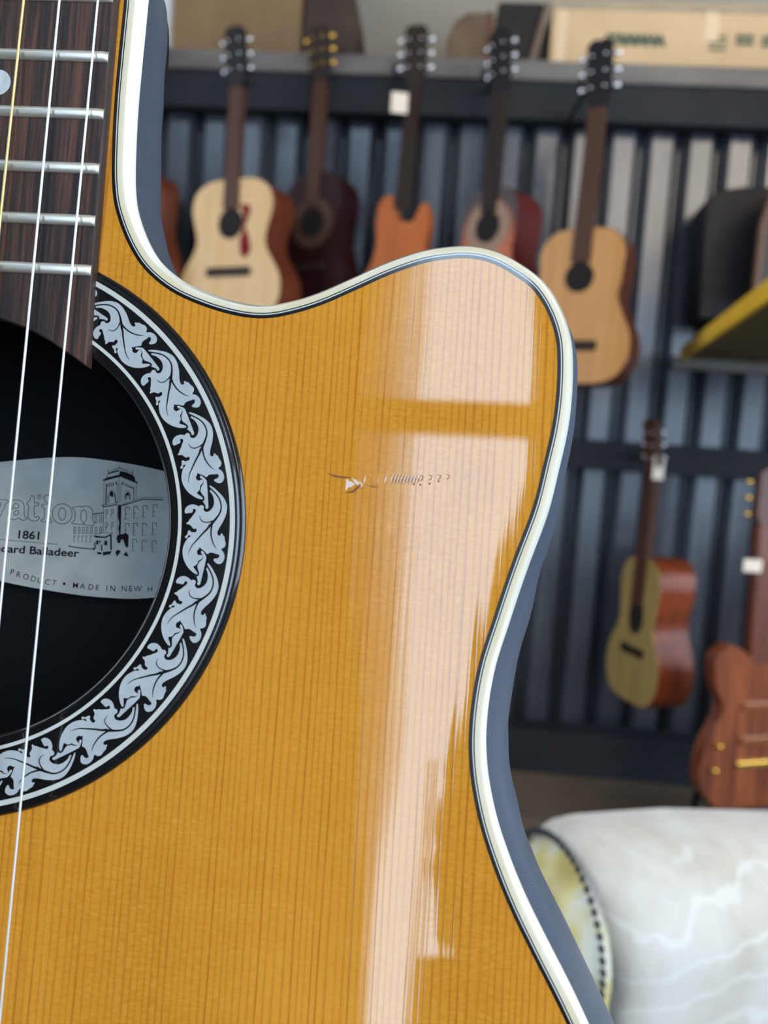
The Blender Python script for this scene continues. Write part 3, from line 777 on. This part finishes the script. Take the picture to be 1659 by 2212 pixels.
FL = lambda dy: (lambda v: Vector((v.x, -v.z+dy, v.y)))     # polygon in x,z ; extrude towards -y
def hang_guitar(label, cx, py_bot, py_top, py_head, D, yaw, wl, ww, wu, depth, mtop, mbody, mneck, mtun,
                lean=0., hole=True, ring=None, guard=None, mhead=None, outline=None, hole_r=.048, bridge=True, group=None, hole_f=.70, name='hanging_guitar', hole_sc=1., tuner_r=.007, bridge_f=.36):
    """acoustic guitar hanging against the wall; D is its distance ahead of the camera"""
    def at(px, py):
        d = ray(px, py); return CO+d*(D/d.y)
    pb = at(cx, py_bot); L = at(cx, py_top).z-pb.z; H = at(cx, py_head).z-pb.z
    root = empty(name, M=Matrix.Translation(pb) @ Matrix.Rotation(-yaw, 4, 'Z') @ Matrix.Rotation(lean, 4, 'Y'))
    tag(root, label, 'guitar', group)
    OL = outline(L) if outline else body_outline(L, wl, ww, wu)
    MB().prism(OL, 0, depth, xf=FL(depth)).build('body', mbody, root, bevel=.006, smooth=40)
    s = [(x*.985, L/2+(y-L/2)*.985) for x, y in OL]
    MB().prism(s, 0, .004, xf=FL(0)).build('soundboard', mtop, root)
    hz = L*hole_f
    if hole:
        MB().prism([(hole_r*cos(a*pi/14), hz+hole_r*hole_sc*sin(a*pi/14)) for a in range(28)], 0, .002, xf=FL(-.004)).build('dark_hole_disc', m_hole, root)  # flat dark disc; the shade inside the hole is its colour
        if ring:
            MB().prism([(hole_r*1.75*cos(a*pi/14), hz+hole_r*1.75*sin(a*pi/14)) for a in range(28)], 0, .0015, holes=[[(hole_r*cos(a*pi/14), hz+hole_r*sin(a*pi/14)) for a in range(28)]], xf=FL(-.004)).build('rosette', ring, root)
    if bridge:
        MB().box((0, -.008, L*bridge_f), (wl*.42, .01, .028)).build('bridge', m_ebony, root, bevel=.003)
    if guard: guard(root, L, hz)
    # neck, fretboard, head
    nl = H-.17; top = nl
    MB().box((0, .006, (L*.97+top)/2), (.05, .022, top-L*.97)).build('neck', mneck, root, bevel=.006)
    MB().prism([(-.0275, hz+hole_r*.95), (.0275, hz+hole_r*.95), (.0225, top), (-.0225, top)], 0, .008, xf=FL(-.005)).build('fretboard', mneck, root)
    hd = Matrix.Translation((0, 0, top)) @ Matrix.Rotation(radians(10), 4, 'X')
    hm = MB().prism([(-.022, 0), (.022, 0), (.037, .04), (.036, .165), (.015, .178), (0, .172), (-.015, .178), (-.036, .165), (-.037, .04)], 0, .016, xf=FL(.008))
    hm.v = [hd @ Vector((v.x, v.y, v.z)) for v in hm.v]
    hs = hm.build('headstock', mhead or m_ebony, root, bevel=.002)
    for sx in (-1, 1):
        for i in range(3):
            m2 = MB().ball((sx*.051, .004, .055+i*.04), tuner_r, 8, (1, .7, 1.2)).tube([(sx*.034, .004, .055+i*.04), (sx*.046, .004, .055+i*.04)], .003, 6)
            m2.ball((sx*.02, -.012, .055+i*.04), .0045, 6)
            m2.v = [hd @ v for v in m2.v]
            m2.build('tuning_peg', mtun, hs, smooth=True)
    return root, pb, L, H

m_spruce = wood('pale_spruce', (214, 176, 122), (204, 164, 108))
m_mahog = wood('red_mahogany', (112, 52, 26), (88, 38, 20))
m_mahog2 = wood('brown_mahogany', (96, 48, 28), (66, 32, 22))
m_burg = noisy('burgundy_finish', (50, 18, 22), (36, 14, 18), (60, 60, 4), .5, spec=.2)
m_orange = wood('orange_finish', (186, 98, 30), (168, 84, 24))
m_cedar = wood('honey_cedar', (198, 142, 74), (184, 128, 62))
m_cream2 = wood('faded_yellow_top', (170, 142, 84), (150, 124, 70))
m_guard = mat('red_pickguard', (118, 14, 26), .6, spec=.15)
m_ringg = mat('pale_rosette', (150, 118, 96), .5)
m_black2 = mat('black_head', (20, 19, 22), .6, spec=.25)
m_tag = mat('white_card', (236, 222, 206), .7)

def guard1(root, L, hz):
    P = [(.035, hz+.06), (.075, hz+.05), (.07, hz+.02), (.055, hz-.01), (.075, hz-.05), (.082, hz-.085), (.065, hz-.11), (.045, hz-.10), (.038, hz-.06), (.05, hz-.02), (.05, hz+.02)]
    MB().prism(ccw([(a, b) for a, b in P]), 0, .002, xf=FL(-.0045)).build('pickguard', m_guard, root)
hang_guitar('reddish-brown guitar mostly hidden behind the blue-grey side of the big guitar', 272, 660, 372, 45, 2.66, radians(38), .34, .24, .27, .10, m_mahog, m_mahog, m_brownneck, m_chrome, name='hanging_guitar')
hang_guitar('pale-topped acoustic guitar with a dark red pickguard, first from the left in full view', 490, 700, 384, 68, 2.54, radians(25), .40, .27, .315, .12, m_spruce, m_mahog, m_brownneck, m_chrome, guard=guard1, mhead=m_black2, hole_f=.69)
hang_guitar('dark burgundy guitar with gold tuners hanging beside the pale red-guarded one', 664, 690, 372, 62, 2.68, radians(30), .285, .20, .23, .10, m_burg, m_burg, m_brownneck, m_gold, ring=mat('dull_rosette', (84, 58, 44), .6), hole_f=.66, tuner_r=.009)
def out3(L):
    P = [(0,0),(.14,.02),(.175,.10),(.165,.2),(.13,.29),(.125,.33),(.135,.40),(.115,.455),(.085,.45),(.055,.40),(.03,.395),(-.01,.40),(-.035,.44),(-.065,.485),(-.115,.465),(-.13,.40),(-.12,.32),(-.135,.26),(-.18,.16),(-.17,.06),(-.12,.01)]
    k = L/.485; P = [(a*.70, b*k) for a, b in P]
    return ccw([(v.x, v.y) for v in catmull([(x, y, 0) for x, y in P], 5, True)])
hang_guitar('plain orange guitar with two short horns and a white card hanging from its neck', 846, 730, 420, 66, 2.60, radians(18), .34, .24, .3, .05, m_orange, m_orange, m_ebony, m_chrome, hole=False, outline=out3, bridge=True, lean=radians(1.5), hole_f=.8, tuner_r=.009)
m_sunt = mat('sunburst_top', (170, 80, 24), .5, coat=.12)
t = NT(m_sunt); tc = t.n('ShaderNodeTexCoord'); mp = t.n('ShaderNodeMapping'); mp.inputs['Location'].default_value = (0, 0, -1.18); mp.inputs['Scale'].default_value = (6.3, 1, 4.6)
t.l(tc.outputs['Object'], mp.inputs[0]); gr = t.n('ShaderNodeTexGradient', gradient_type='SPHERICAL'); t.l(mp.outputs[0], gr.inputs[0])
t.l(t.ramp(gr.outputs[0], [(0., lin((30, 18, 16))), (.16, lin((44, 20, 14))), (.42, lin((176, 78, 22))), (1., lin((205, 110, 34)))]), t.b.inputs['Base Color'])
hang_guitar('sunburst acoustic guitar with dark red side and wide pale ring round its sound hole', 1034, 730, 406, 76, 2.50, radians(44), .32, .20, .22, .13, m_sunt, wood('dark_red_side', (104, 30, 26), (82, 24, 22)), m_ebony, m_chrome, ring=m_ringg, mhead=m_black2, hole_f=.74, lean=radians(1), tuner_r=.008)
hang_guitar('honey-coloured acoustic guitar hanging right of the big guitar\'s horn, dark brown sides', 1228, 830, 490, 98, 2.28, radians(33), .335, .235, .255, .10, m_cedar, m_mahog2, m_brownneck, m_chrome, mhead=m_black2, hole_f=.685, hole_r=.043, bridge_f=.25, lean=radians(1.2), tuner_r=.008)
hang_guitar('small faded-yellow guitar with a glossy orange-brown side hanging from the lower rail', 1356, 1515, 1200, 905, 2.45, radians(72), .27, .175, .20, .13, m_cream2, wood('orange_brown_side', (150, 66, 26), (104, 42, 20), .42, 0.), m_brownneck, m_chrome, hole_f=.60, hole_r=.036, hole_sc=1.7, mhead=m_brownneck, lean=radians(1.5))

# dark electric guitar standing at the lower right
def at(px, py, D):
    d = ray(px, py); return CO+d*(D/d.y)
m_amber = wood('copper_finish', (158, 84, 44), (96, 44, 26), .3, .5)
m_copper = mat('copper_edge', (150, 88, 48), .3, .3, coat=.6)
D7 = 2.15
pb = at(1614, 1735, D7); 
eg = empty('electric_guitar', M=Matrix.Translation(pb) @ Matrix.Rotation(radians(12), 4, 'Z') @ Matrix.Rotation(radians(-2.6), 4, 'Y'))
tag(eg, 'copper-brown guitar with gold tuners standing at the right edge of the view', 'guitar')
P = [(0,0),(.12,.01),(.17,.08),(.17,.18),(.13,.27),(.14,.36),(.15,.43),(.11,.47),(.07,.44),(.04,.42),(-.02,.42),(-.05,.45),(-.10,.475),(-.145,.44),(-.14,.36),(-.115,.29),(-.16,.19),(-.175,.09),(-.12,.01)]
OL = ccw([(v.x, v.y) for v in catmull([(x, y, 0) for x, y in P], 5, True)])
bo = MB().prism(OL, 0, .045, xf=FL(.0225)).build('body', m_amber, eg, bevel=.012, seg=4, smooth=50)
MB().box((-.01, -.026, .30), (.09, .012, .022)).build('pickup', m_copper, eg, bevel=.003)
MB().box((-.01, -.026, .20), (.09, .012, .022)).build('pickup', m_copper, eg, bevel=.003)
MB().box((-.01, -.026, .13), (.11, .012, .018)).build('bridge', m_gold, eg, bevel=.003)
for a, b in ((-.125, .19), (-.135, .12), (.10, .10), (.12, .15)):
    MB().ball((a, -.03, b), .010, 8).build('control_knob', m_gold, eg, smooth=True)
MB().box((-.005, -.005, .60), (.066, .03, .42)).build('neck', m_mahog, eg, bevel=.006)
hd = MB().prism([(-.03, .80), (.02, .80), (.035, .84), (.03, .97), (0, .98), (-.04, .96), (-.045, .84)], 0, .018, xf=FL(.0)).build('headstock', m_mahog2, eg, bevel=.002)
for sx in (-1, 1):
    for i in range(3):
        MB().ball((-.006+sx*.052, .005, .84+i*.045), .009, 8, (1, .7, 1)).tube([(-.006+sx*.03, .005, .84+i*.045), (-.006+sx*.05, .005, .84+i*.045)], .003, 6).build('tuning_peg', m_gold, hd, smooth=True)
# its stand
st = empty('guitar_stand', loc=(pb.x, pb.y+.10, 0)); tag(st, 'dark tubular stand holding the copper-brown guitar at the right edge', 'guitar stand')
m_metal = mat('dark_metal', (30, 30, 34), .4, .6)
for a in (-.18, .18):
    MB().tube([(a, -.12, .01), (a*.55, .0, pb.z-.01), (a*.5, .05, pb.z+.15)], .01).build('leg', m_metal, st)
MB().tube([(-.12, -.15, pb.z-.016), (.12, -.15, pb.z-.016)], .01).tube([(-.1, 0, pb.z-.016), (-.1, -.15, pb.z-.016)], .008).tube([(.1, 0, pb.z-.016), (.1, -.15, pb.z-.016)], .008).build('cradle', m_metal, st)

# white price cards
def card(px, py, D, wd, h, label, rz=0):
    p = at(px, py, D)
    root = empty('price_card', M=Matrix.Translation(p) @ Matrix.Rotation(rz, 4, 'Z')); tag(root, label, 'tag', 'white price cards')
    MB().box((0, 0, 0), (wd, .0012, h)).build('card', m_tag, root)
    MB().tube([(0, 0, h/2), (.008, .01, h/2+.05)], .0012, 5).build('thread', m_ebony, root)
card(863, 222, 2.52, .052, .062, 'white card hanging on the dark neck of the plain orange guitar', .1)
card(1423, 1010, 2.40, .034, .075, 'white card hanging beside the head of the small faded-yellow guitar')
card(1626, 1222, 2.10, .05, .035, 'pale card on the neck of the copper-brown guitar at the right edge')
# hangers
for px, py, D, whose in ((520, 152, 2.62, 'pale guitar with the red pickguard'), (697, 150, 2.74, 'burgundy guitar with gold tuners'), (872, 158, 2.66, 'plain orange guitar'),
                        (1062, 165, 2.55, 'sunburst guitar'), (1275, 180, 2.40, 'honey-coloured guitar'), (1390, 990, 2.56, 'small faded-yellow guitar')):
    p = at(px, py, D)
    h = empty('guitar_hanger', loc=p); tag(h, 'small black hook holding up the head of the '+whose, 'hanger', 'black guitar hooks')
    MB().tube([(0, .02, 0), (0, max(.06, 2.74-D), 0)], .008).build('arm', m_metal, h)
    MB().tube([(-.03, -.03, .01), (-.03, .02, 0), (.03, .02, 0), (.03, -.03, .01)], .006).build('cradle', m_metal, h)

# ============================================================ THINGS ON THE SHELF
def shelf_box(name, px0, px1, py_top, off0, off1, m, label, cat, bevel=.004, zb=None):
    u0 = wuz(px0, 60, off1)[0]; u1 = wuz(px1, 60, off1)[0]
    z1 = wuz((px0+px1)/2, py_top, off1)[1]
    root = empty(name, M=WM @ Matrix.Translation(((u0+u1)/2, -(off0+off1)/2, ZS)))
    tag(root, label, cat)
    W, H, Dp = u1-u0, z1-ZS, off1-off0
    return root, W, H, Dp
m_card1 = noisy('brown_cardboard', (136, 112, 84), (124, 102, 76), (5, 5, 5), .8, spec=.15)
m_card2 = noisy('pale_cardboard', (214, 186, 148), (202, 174, 136), (4, 4, 4), .8, spec=.15)
m_tape = mat('packing_tape', (222, 198, 164), .35)
m_green = mat('green_print', (58, 84, 70), .7)
r, W, H, Dp = shelf_box('cardboard_box', 366, 652, -160, -.33, -.07, m_card1, 'dull brown cardboard box on the left end of the shelf', 'box')
MB().box((0, 0, H/2), (W, Dp, H)).build('carton', m_card1, r, bevel=.003)
MB().box((-W*.1, -Dp/2-.001, H*.60), (W*.5, .002, .03)).build('tape', mat('brown_tape', (104, 78, 50), .5), r)
r, W, H, Dp = shelf_box('rounded_case', 655, 775, -40, -.33, -.05, m_card1, 'dark brown round-ended case on the shelf between the brown box and the bare wall', 'case')
P = [(-W/2, 0), (W*.3, 0), (W*.46, H*.25), (W*.5, H*.55), (W*.42, H*.85), (W*.3, H), (-W/2, H)]
MB().prism(P, 0, Dp, xf=lambda v: Vector((v.x, -v.z+Dp/2, v.y))).build('shell', noisy('dark_leather', (70, 52, 40), (50, 36, 28), (9, 9, 9), .6), r, bevel=.012, seg=3)
MB().box((0, -Dp/2-.003, H*.22), (W*.7, .006, .02)).build('strap', m_ebony, r)
r, W, H, Dp = shelf_box('small_case', 968, 1068, 25, -.33, -.06, m_card1, 'small brown case with sloping shoulder on the shelf, left of the black case', 'case')
P = [(-W/2, 0), (W/2, 0), (W/2, H), (-W*.1, H), (-W*.35, H*.88), (-W/2, H*.6)]
MB().prism(P, 0, Dp, xf=lambda v: Vector((v.x, -v.z+Dp/2, v.y))).build('shell', noisy('taupe_case', (112, 90, 68), (92, 72, 54), (9, 9, 9), .6), r, bevel=.01)
MB().box((W*.38, -Dp/2-.002, H/2), (W*.12, .004, H)).build('strap', mat('red_brown_strap', (96, 58, 42), .6), r)
r, W, H, Dp = shelf_box('black_case', 1072, 1182, 2, -.33, -.05, m_card1, 'black case with a slanting pale strap on the shelf beside the big pale carton', 'case')
MB().box((0, 0, H/2), (W, Dp, H)).build('shell', noisy('black_cloth', (38, 32, 30), (28, 24, 24), (20, 20, 20), .8), r, bevel=.015, seg=3)
MB().tube([(W*.18, -Dp/2-.006, .0), (W*.48, -Dp/2-.006, H*.95)], .012, 6).build('strap', mat('grey_strap', (120, 100, 86), .6), r)
r, W, H, Dp = shelf_box('big_carton', 1192, 1900, 8, -.35, -.04, m_card2, 'large pale cardboard carton with green printing on the right of the shelf', 'box')
MB().box((0, 0, H/2), (W, Dp, H)).build('carton', m_card2, r, bevel=.003)
MB().box((0, -Dp/2-.001, H*.93), (W, .0015, H*.10)).build('top_flap_edge', noisy('worn_flap', (176, 160, 134), (160, 146, 124), (9, 9, 9), .8), r)
MB().box((-W*.5+.035, -Dp/2-.001, H*.45), (.03, .0015, H*.85)).build('tape', m_tape, r)
u_t = wuz(1538, 60, -.04)[0]-wuz(1192, 60, -.04)[0]-W/2
MB().box((u_t, -Dp/2-.001, H*.72), (.045, .0015, H*.38)).build('tape', m_tape, r)
def carton_text(s, px, py, size, m, name, bold=.004):
    cu = bpy.data.curves.new('t', 'FONT'); cu.body = s; cu.size = size; cu.offset = bold; cu.extrude = .0006; cu.resolution_u = 3
    ob = bpy.data.objects.new('t', cu); COL.objects.link(ob)
    dg = bpy.context.evaluated_depsgraph_get(); me = bpy.data.meshes.new_from_object(ob.evaluated_get(dg))
    bpy.data.objects.remove(ob); bpy.data.curves.remove(cu)
    me.materials.clear(); me.materials.append(m)
    u, z = wuz(px, py, -.04)
    o = bpy.data.objects.new(name, me); COL.objects.link(o); o.parent = r
    u0 = wuz(1192, 60, -.04)[0]
    o.location = (u-u0-W/2, -Dp/2-.0012, z-ZS); o.rotation_euler = (pi/2, 0, 0)
    return o
carton_text('YAMAHA', 1312, 95, .046, m_green, 'printed_name')
mb = MB()
for k, (px, py) in enumerate(((1550, 92), (1608, 92), (1668, 96))):
    u, z = wuz(px, py, -.04); u -= wuz(1192, 60, -.04)[0]+W/2
    hw = .030 if k < 2 else .036
    for a in range(3 if k == 0 else 2):
        mb.box((u, -Dp/2-.0012, z-ZS+.018-a*.02), (hw*2, .001, .009 if k == 0 else .014))
mb.build('printed_marks', m_green, r)
# white post near the left
p0 = wp(358, 60, .1)
o = MB().box((0, 0, .5), (.035, .035, 1.0)).build('trim_3', mat('white_post', (196, 198, 198), .6)); o.matrix_world = Matrix.Translation((p0.x, p0.y, ZS-.01)); tag(o, kind='structure')

# ============================================================ RIGHT SIDE
# yellow-painted shelf jutting from the wall, seen from below
fl_ = at(1476, 776, 2.62); zz = fl_.z
def on_z(px, py, z):
    d = ray(px, py); return CO+d*((z-CO.z)/d.z)
n1 = on_z(1659, 650, zz); dv = (n1-fl_).normalized()
nearp = fl_+dv*1.12
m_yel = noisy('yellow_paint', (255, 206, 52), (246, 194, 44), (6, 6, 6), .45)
m_und = noisy('shaded_yellow_underside', (112, 96, 52), (92, 80, 46), (4, 4, 4), .6)  # yellow paint with the shade under the shelf put into its colour
ys = empty('yellow_shelf', loc=(fl_.x, fl_.y, zz)); tag(ys, 'yellow-edged shelf jutting out from the wall at the right', 'shelf')
a0 = Vector((0, 0)); b0 = Vector((nearp.x-fl_.x, nearp.y-fl_.y)); c0 = b0+Vector((1.0, 0)); d0 = Vector((1.25, -.08))
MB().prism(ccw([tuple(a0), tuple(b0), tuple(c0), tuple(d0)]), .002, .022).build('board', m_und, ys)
nn = Vector((b0.y, -b0.x)).normalized()*.012
if nn.x > 0: nn = -nn
MB().prism(ccw([tuple(a0), tuple(b0), tuple(b0+nn), tuple(a0+nn)]), -.006, .040).build('edge_strip', m_yel, ys, bevel=.002)
MB().box((.62, .02, -.012), (1.3, .03, .036)).build('wall_bracket', m_board, ys)
# black gig bag and brown-edged frame above it
def wall_thing(name, px, py, off, label, cat):
    p = wp(px, py, off); r = empty(name, M=Matrix.Translation(p) @ Matrix.Rotation(YAW, 4, 'Z')); return tag(r, label, cat)
gb = wall_thing('gig_bag', 1590, 700, .12, 'black padded bag hanging above the yellow shelf at the right edge', 'bag')
P = [(-.14, .0), (.25, .0), (.25, .40), (.1, .42), (-.04, .415), (-.12, .40), (-.15, .36)]
MB().prism(ccw(P), 0, .12, xf=FL(.06)).build('bag_body', noisy('black_nylon', (24, 23, 27), (34, 33, 38), (30, 30, 30), .7), gb, bevel=.03, seg=4, smooth=50)
MB().tube([(.06, -.064, .03), (.06, -.064, .38)], .006, 6).build('zip', m_metal, gb)
cf = wall_thing('arched_case', 1690, 645, .30, 'brown-edged arched case standing at the far right, cut by the frame', 'case')
arch = [(-.095, 0), (-.095, .20), (-.075, .29), (-.03, .345), (.03, .37), (.12, .37), (.2, .35), (.2, 0)]
MB().prism(ccw(arch), 0, .05, xf=FL(.02)).build('panel', mat('dark_panel', (30, 28, 30), .5), cf)
MB().tube([Vector((x, -.035, z)) for x, z in arch[:7]], .011, 8).build('brown_edge', mat('brown_trim', (104, 72, 56), .5), cf)
MB().ball((-.04, -.04, .24), .02, 8, (1, .4, 1.4)).ball((-.02, -.04, .17), .018, 8, (1, .4, 1.4)).build('latch', mat('dull_latch', (90, 74, 70), .3, .5), cf, smooth=True)

# ============================================================ ARMCHAIR
m_plush = mat('cream_brocade', (224, 222, 214), .85, spec=.15, sheen=.5)
t = NT(m_plush)
f = t.noise(t.mapped((14, 14, 5)), 1, 5, .6); f2 = t.noise(t.mapped((4, 4, 3)), 1, 2)
c = t.ramp(f, [(.35, lin((196, 190, 178))), (.6, lin((216, 216, 212)))])
c = t.mix(t.ramp(f2, [(.45, g(0)), (.7, g(.35))]), c, lin((206, 190, 166)))
vo = t.n('ShaderNodeTexWave', wave_type='RINGS'); vo.inputs['Scale'].default_value = 2.4; vo.inputs['Distortion'].default_value = 14.; vo.inputs['Detail'].default_value = 3
t.l(t.mapped((3, 3, 3)), vo.inputs['Vector'])
c = t.mix(t.ramp(vo.outputs['Fac'], [(.90, g(0)), (.97, g(.4))]), c, lin((238, 240, 238)))
t.l(c, t.b.inputs['Base Color']); t.bump(f, .004)
m_yelsat = mat('yellow_satin', (206, 194, 132), .4, spec=.5, sheen=.3)
t = NT(m_yelsat); f = t.noise(t.mapped((16, 16, 10)), 1, 3)
t.l(t.ramp(f, [(.40, lin((186, 172, 104))), (.52, lin((216, 206, 140))), (.62, lin((224, 226, 214)))]), t.b.inputs['Base Color'])
m_nail = mat('dark_nailheads', (66, 66, 74), .3, .7)
AX = radians(19); DA = .72
pa = at(1272, 1830, DA)
ZA = at(1330, 1762, DA+.03).z
ach = empty('upholstered_chair', M=Matrix.Translation((pa.x, pa.y, 0)) @ Matrix.Rotation(AX, 4, 'Z'))
tag(ach, 'cream brocade chair seen from behind, yellow satin side panel edged by dark nailheads', 'chair')
# local: x runs along the backrest, y towards the seat, z up
def prof_(n=22, z0=.10):
    P = [(-.060, z0), (-.070, ZA-.34), (-.084, ZA-.22), (-.094, ZA-.14)]
    cz = ZA-.090
    for k in range(n+1):
        a = radians(190-200*k/n); P.append((.096*cos(a), cz+.090*sin(a)))
    P += [(.090, ZA-.14), (.080, ZA-.25), (.070, z0)]
    return P
prof = prof_(); rings = []
for x, s_, dz in ((-.012, .86, -.014), (-.006, .93, -.006), (.008, .98, 0.), (.03, 1.0, .002), (.12, 1.02, -.003), (.30, 1.04, -.028), (.48, 1.02, -.003), (.57, 1.0, .002), (.592, .98, 0.), (.606, .93, -.006), (.612, .86, -.014)):
    rings.append([Vector((x-(.020 if x < .1 else (-.030 if x > .5 else 0))*max(0, min(1, (b-(ZA-.09))/.09)), a*s_, .10+(b-.10)*(1+dz/ZA))) for a, b in prof])
mb = MB(); mb.loft(rings, closed=False)
mb.add(rings[0], [tuple(range(len(prof)))]); mb.add(rings[-1], [tuple(reversed(range(len(prof))))])
mb.build('backrest', m_plush, ach, smooth=60, recalc=True)
def side_panel(x0, sg):
    fp = [(v[0]*.84, .11+(v[1]-.10)*(1-.030/ZA)) for v in prof]; rr = []
    for x, sc_ in ((.010, 1.), (-.006, .99), (-.016, .94), (-.022, .82), (-.026, .5), (-.027, .12)):
        rr.append([Vector((x0+sg*x, p*sc_, (ZA-.30)+(q-(ZA-.30))*(.5+.5*sc_ if sc_ < .9 else sc_))) for p, q in fp])
    f = MB().loft(rr).build('side_panel', m_yelsat, ach, smooth=True, recalc=True)
    MB().tube([Vector((x0-sg*.020, p*.55, q-.05)) for p, q in fp if q > ZA-.3], .007, 8).build('piping', m_yelsat, f, smooth=True)
    pts = [Vector((x0-sg*.004, v[0]*.90, .11+(v[1]-.10)*(1-.022/ZA))) for v in prof]
    acc = 0; first = None
    for q in range(1, len(pts)):
        seg = pts[q]-pts[q-1]; L = seg.length; d = 0
        while acc+(L-d) >= .0095:
            d += .0095-acc; acc = 0; c = pts[q-1]+seg*(d/L)
            if c.z < ZA-.26: continue
            if first is None: first = nd = MB().ball((0, 0, 0), .0042, 6, (.6, 1, 1)).build('nailhead', m_nail, f, smooth=True)
            else: nd = first.copy(); COL.objects.link(nd); nd.parent = f
            nd.location = c
        acc += L-d
side_panel(-.032, 1); side_panel(.632, -1)
MB().box((.30, .33, ZA-.40), (.56, .50, .11)).build('seat_cushion', m_plush, ach, bevel=.04, seg=5, smooth=60)
MB().box((.30, .31, (ZA-.455+.12)/2), (.58, .50, ZA-.455-.12)).build('seat_base', m_plush, ach, bevel=.01)
for a, b in ((.04, .0), (.56, .0), (.04, .5), (.56, .5)):
    MB().lathe([(.001, 0), (.018, 0), (.026, .06), (.03, .13), (.001, .13)], 16, c=(a, b, 0)).build('leg', m_ebony, ach, smooth=40)

# ============================================================ PENDANT LAMP (above the frame, warms the right side)
lp = empty('pendant_lamp', loc=(1.75, 1.15, 2.75)); tag(lp, 'warm pendant lamp hanging over the right side of the shop', 'lamp')
MB().lathe([(.02, .12), (.05, .10), (.16, 0), (.155, 0), (.045, .09)], 32).build('lamp_shade', m_black2, lp, smooth=40)
MB().ball((0, 0, .03), .035, 10).build('bulb', mat('warm_bulb', (255, 214, 150), .5, emis=(255, 200, 130), estr=60.), lp, smooth=True)
MB().tube([(0, 0, .12), (0, 0, 2.05)], .004, 6).build('cord', m_black2, lp)
ld = bpy.data.lights.new('lamp_light', 'POINT'); ld.energy = 14; ld.color = (1, .72, .42); ld.shadow_soft_size = .05
lo = bpy.data.objects.new('lamp_light', ld); COL.objects.link(lo); lo.parent = lp; lo.location = (0, 0, -.03)
